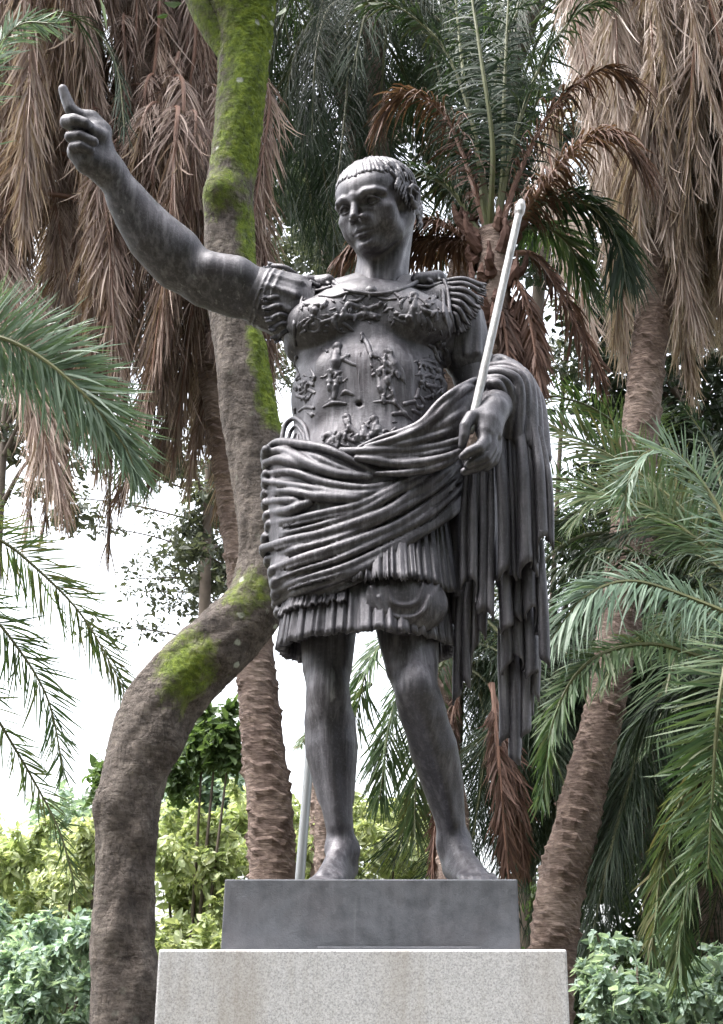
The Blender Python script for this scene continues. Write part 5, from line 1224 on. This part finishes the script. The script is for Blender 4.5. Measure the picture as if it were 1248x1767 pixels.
bush('leafy_bush', 'dark green bush in the shade beyond the leaning palm trunk', 'bush', blob(rg, 960, 1290, 1430, 1760, 10, 11, 40, 30, 60), 12000, .11, M_LEAFG, 14, G)
bush('young_tree', 'small green tree top peeping out under the bend of the mossy trunk', 'tree', [(375, 1270, 9.5, 40, 30), (350, 1300, 9.5, 35, 25), (395, 1310, 9.4, 30, 22), (310, 1350, 9.6, 25, 30), (180, 1350, 9.6, 18, 40)], 2200, .12, M_LEAFG, 10, stems=3)
def thin_tree(label, trunk, spots, n_leaf, size, seed):
    """slender trunk with side branches that carry small loose sprays of leaves"""
    rg = random.Random(seed); tp = [P(*q) for q in trunk]; tp[0][2] = 0
    root = tag(empty('thin_tree', (float(tp[0][0]), float(tp[0][1]), 0)), label, 'tree', 'slender trees far behind')
    tq = spline(tp, 10); V, F = tube(tq, np.linspace(.07, .025, len(tq)), 8); attach('trunk', npmesh('trunk', V, F, M_TWIG), root)
    cs = []
    for a, b_ in spots:
        c = P(a, b_, trunk[0][2] + rg.uniform(-1, 1)); zs = tq[:, 2]; j = int(np.argmin(np.abs(zs - (c[2] - .25 * abs(c[0] - tq[0][0])))))
        s0 = tq[j]; mid = (s0 + c) / 2 + np.array([0, 0, .18]); bq = spline([s0, mid, c], 8)
        V, F = tube(bq, np.linspace(.020, .005, len(bq)), 5); attach('branch', npmesh('branch', V, F, M_TWIG), root)
        for k_ in range(5):
            e = bq[len(bq) - 1 - 2 * k_] + np.array([rg.uniform(-.25, .25), rg.uniform(-.2, .2), rg.uniform(-.15, .15)])
            cs.append((e, np.array([rg.uniform(.15, .40), .25, rg.uniform(.06, .16)])))
    V, F = leaves(cs, n_leaf * 2, size * .6, seed); attach('foliage', npmesh('foliage', V, F, M_LEAFF, False), root)
thin_tree('slender distant tree with sparse leaves against the white sky under the skirted palm', [(440, 1785, 17), (440, 1300, 17), (450, 900, 17), (455, 600, 17)], [(390, 820), (330, 900), (385, 900), (360, 950), (260, 1020), (400, 960), (210, 1000), (290, 1060), (170, 1080), (60, 780), (40, 700), (20, 850), (330, 840), (400, 740), (230, 960), (120, 900), (490, 600), (475, 660), (505, 640), (350, 1010), (300, 980)], 3000, .11, 11)
thin_tree('slender distant tree with loose leaves seen past the head, beside the mossy trunk', [(560, 1785, 16), (565, 1300, 16), (570, 800, 16), (560, 250, 16)], [(500, 300), (480, 360), (520, 420), (470, 430), (540, 360), (560, 300), (470, 280), (530, 460), (500, 240), (550, 420)], 2600, .12, 12)
thin_tree('slender distant tree with loose leaves in the bright gap beyond the staff', [(930, 1785, 16), (945, 1300, 16), (960, 900, 16), (985, 450, 16)], [(960, 640), (1010, 600), (1040, 540), (980, 520), (1060, 600), (1030, 650), (930, 620)], 1200, .12, 13)
def far_tree(label, trunk, box, nclump, n_leaf, seed, mat, r0=25, r1=60, size=.105):
    rg = random.Random(seed); Y = trunk[0][2]; tp = [P(*q) for q in trunk]; tp[0][2] = 0
    root = tag(empty('broadleaf_tree', (float(tp[0][0]), float(tp[0][1]), 0)), label, 'tree', 'broad-leaved trees far behind')
    tq = spline(tp, 10); V, F = tube(tq, np.linspace(.16, .05, len(tq)), 10); attach('trunk', npmesh('trunk', V, F, M_TWIG), root)
    cs = []
    for i in range(nclump):
        c = P(rg.uniform(box[0], box[1]), rg.uniform(box[2], box[3]), Y + rg.uniform(-1.5, 1.5)); s = MPP(c); r = rg.uniform(r0, r1) * s
        cs.append((c, np.array([r * 1.3, r, r * .7])))
        if i % 3 == 0:
            j = int(np.argmin(np.abs(tq[:, 2] - (c[2] - .5)))); bq = spline([tq[j], (tq[j] + c) / 2 + np.array([0, 0, .3]), c], 6); V, F = tube(bq, np.linspace(.045, .008, len(bq)), 5); attach('limb', npmesh('limb', V, F, M_TWIG), root)
    V, F = leaves(cs, n_leaf, size, seed); attach('crown', npmesh('crown', V, F, mat, False), root)
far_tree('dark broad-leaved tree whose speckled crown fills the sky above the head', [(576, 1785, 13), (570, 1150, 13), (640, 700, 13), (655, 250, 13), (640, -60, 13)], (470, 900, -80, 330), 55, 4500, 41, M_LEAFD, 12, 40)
far_tree('broad-leaved tree with lighter speckled leaves between the head and the mossy trunk', [(574, 1785, 14), (570, 900, 14), (560, 400, 14)], (455, 600, 300, 520), 26, 4200, 42, M_LEAFF, 20, 45)
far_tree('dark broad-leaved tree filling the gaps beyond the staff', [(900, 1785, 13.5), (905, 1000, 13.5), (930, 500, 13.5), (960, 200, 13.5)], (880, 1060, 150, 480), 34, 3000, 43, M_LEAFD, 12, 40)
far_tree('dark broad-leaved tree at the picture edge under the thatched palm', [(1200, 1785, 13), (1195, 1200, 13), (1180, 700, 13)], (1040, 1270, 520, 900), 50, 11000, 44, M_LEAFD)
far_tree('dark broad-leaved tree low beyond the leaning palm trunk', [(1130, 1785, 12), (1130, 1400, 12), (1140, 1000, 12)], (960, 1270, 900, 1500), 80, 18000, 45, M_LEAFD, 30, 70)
far_tree('broad-leaved tree with loose grey-green leaves at the edge under the skirted palm', [(-30, 1785, 16), (-20, 1200, 16), (10, 700, 16)], (-30, 130, 640, 900), 22, 3000, 46, M_LEAFF, 18, 40)
far_tree('broad-leaved tree with loose grey-green leaves beside the skirted palm trunk', [(345, 1785, 16), (350, 1200, 16), (360, 800, 16)], (290, 440, 740, 1010), 22, 2600, 47, M_LEAFF, 15, 35)
# ------------------------------------------------------------------ unseen trees added behind the camera to block low sky light
def shade_tree(label, x, y, h, seed):
    rg = random.Random(seed); root = tag(empty('added_shade_tree', (x, y, 0)), label, 'tree', 'added trees behind the camera that block low sky light')
    q = spline([(x, y, 0), (x + rg.uniform(-.2, .2), y, h * .3), (x + rg.uniform(-.4, .4), y, h * .6)], 8); V, F = tube(q, np.linspace(.28, .14, len(q)), 12); attach('trunk', npmesh('trunk', V, F, M_TWIG), root)
    cs = []
    for i in range(22):
        a = i * 2.4; r = rg.uniform(.4, 3.2); c = np.array([x + r * math.cos(a), y + r * math.sin(a), h * rg.uniform(.25, .95)])
        cs.append((c, np.array([1.6, 1.6, 1.3]) * rg.uniform(.8, 1.3)))
        V, F = tube(spline([q[-8], (q[-4] + c) / 2, c], 5), np.linspace(.08, .02, 11), 6); attach('limb', npmesh('limb', V, F, M_TWIG), root)
    V, F = leaves(cs, 4200, .52, seed); attach('crown', npmesh('crown', V, F, M_LEAFG, False), root)
for i, (x, y, h, lab) in enumerate(((-7, -11, 13, 'added leafy tree behind the camera blocking low sky, toward the raised arm'), (-1.0, -12.5, 15, 'added leafy tree straight behind the camera blocking low sky'), (5, -11.5, 14, 'added leafy tree behind the camera blocking low sky, toward the staff'), (10, -7, 13, 'added leafy tree off to the staff side blocking low sky'), (-12, -6, 10, 'added leafy tree off to the raised arm side blocking low sky'))):
    shade_tree(lab, x, y, h, 70 + i)
# ------------------------------------------------------------------ steel post behind the legs
p0_, p1_ = P(518, 1512, 2.2), P(533, 1320, 2.2); dv = (p1_ - p0_) / (p1_[2] - p0_[2]); r_ = 8.5 * MPP(p0_)
at_z = lambda z_: p0_ + dv * (z_ - p0_[2])
zt = p1_[2] + 1.1
post = tag(empty('steel_post', tuple(float(q_) for q_ in at_z(0))), 'slim steel post standing behind the straight leg of the statue', 'post')
V0, F0 = tube([at_z(0), at_z(.04), at_z(zt * .5), at_z(zt - .02), at_z(zt)], [r_, r_, r_, r_ * .96, r_ * .5], 20); attach('pole', npmesh('pole', V0, F0, M_STEEL), post)
V0, F0 = tube([at_z(0), at_z(.018), at_z(.022)], [.075, .075, .04], 20); attach('base_flange', npmesh('base_flange', V0, F0, M_STEEL), post)
V0, F0 = tube([at_z(zt - .01), at_z(zt + .02), at_z(zt + .05)], [r_ * 1.3, r_ * 1.3, r_ * .2], 20); attach('cap', npmesh('cap', V0, F0, M_STEEL), post)
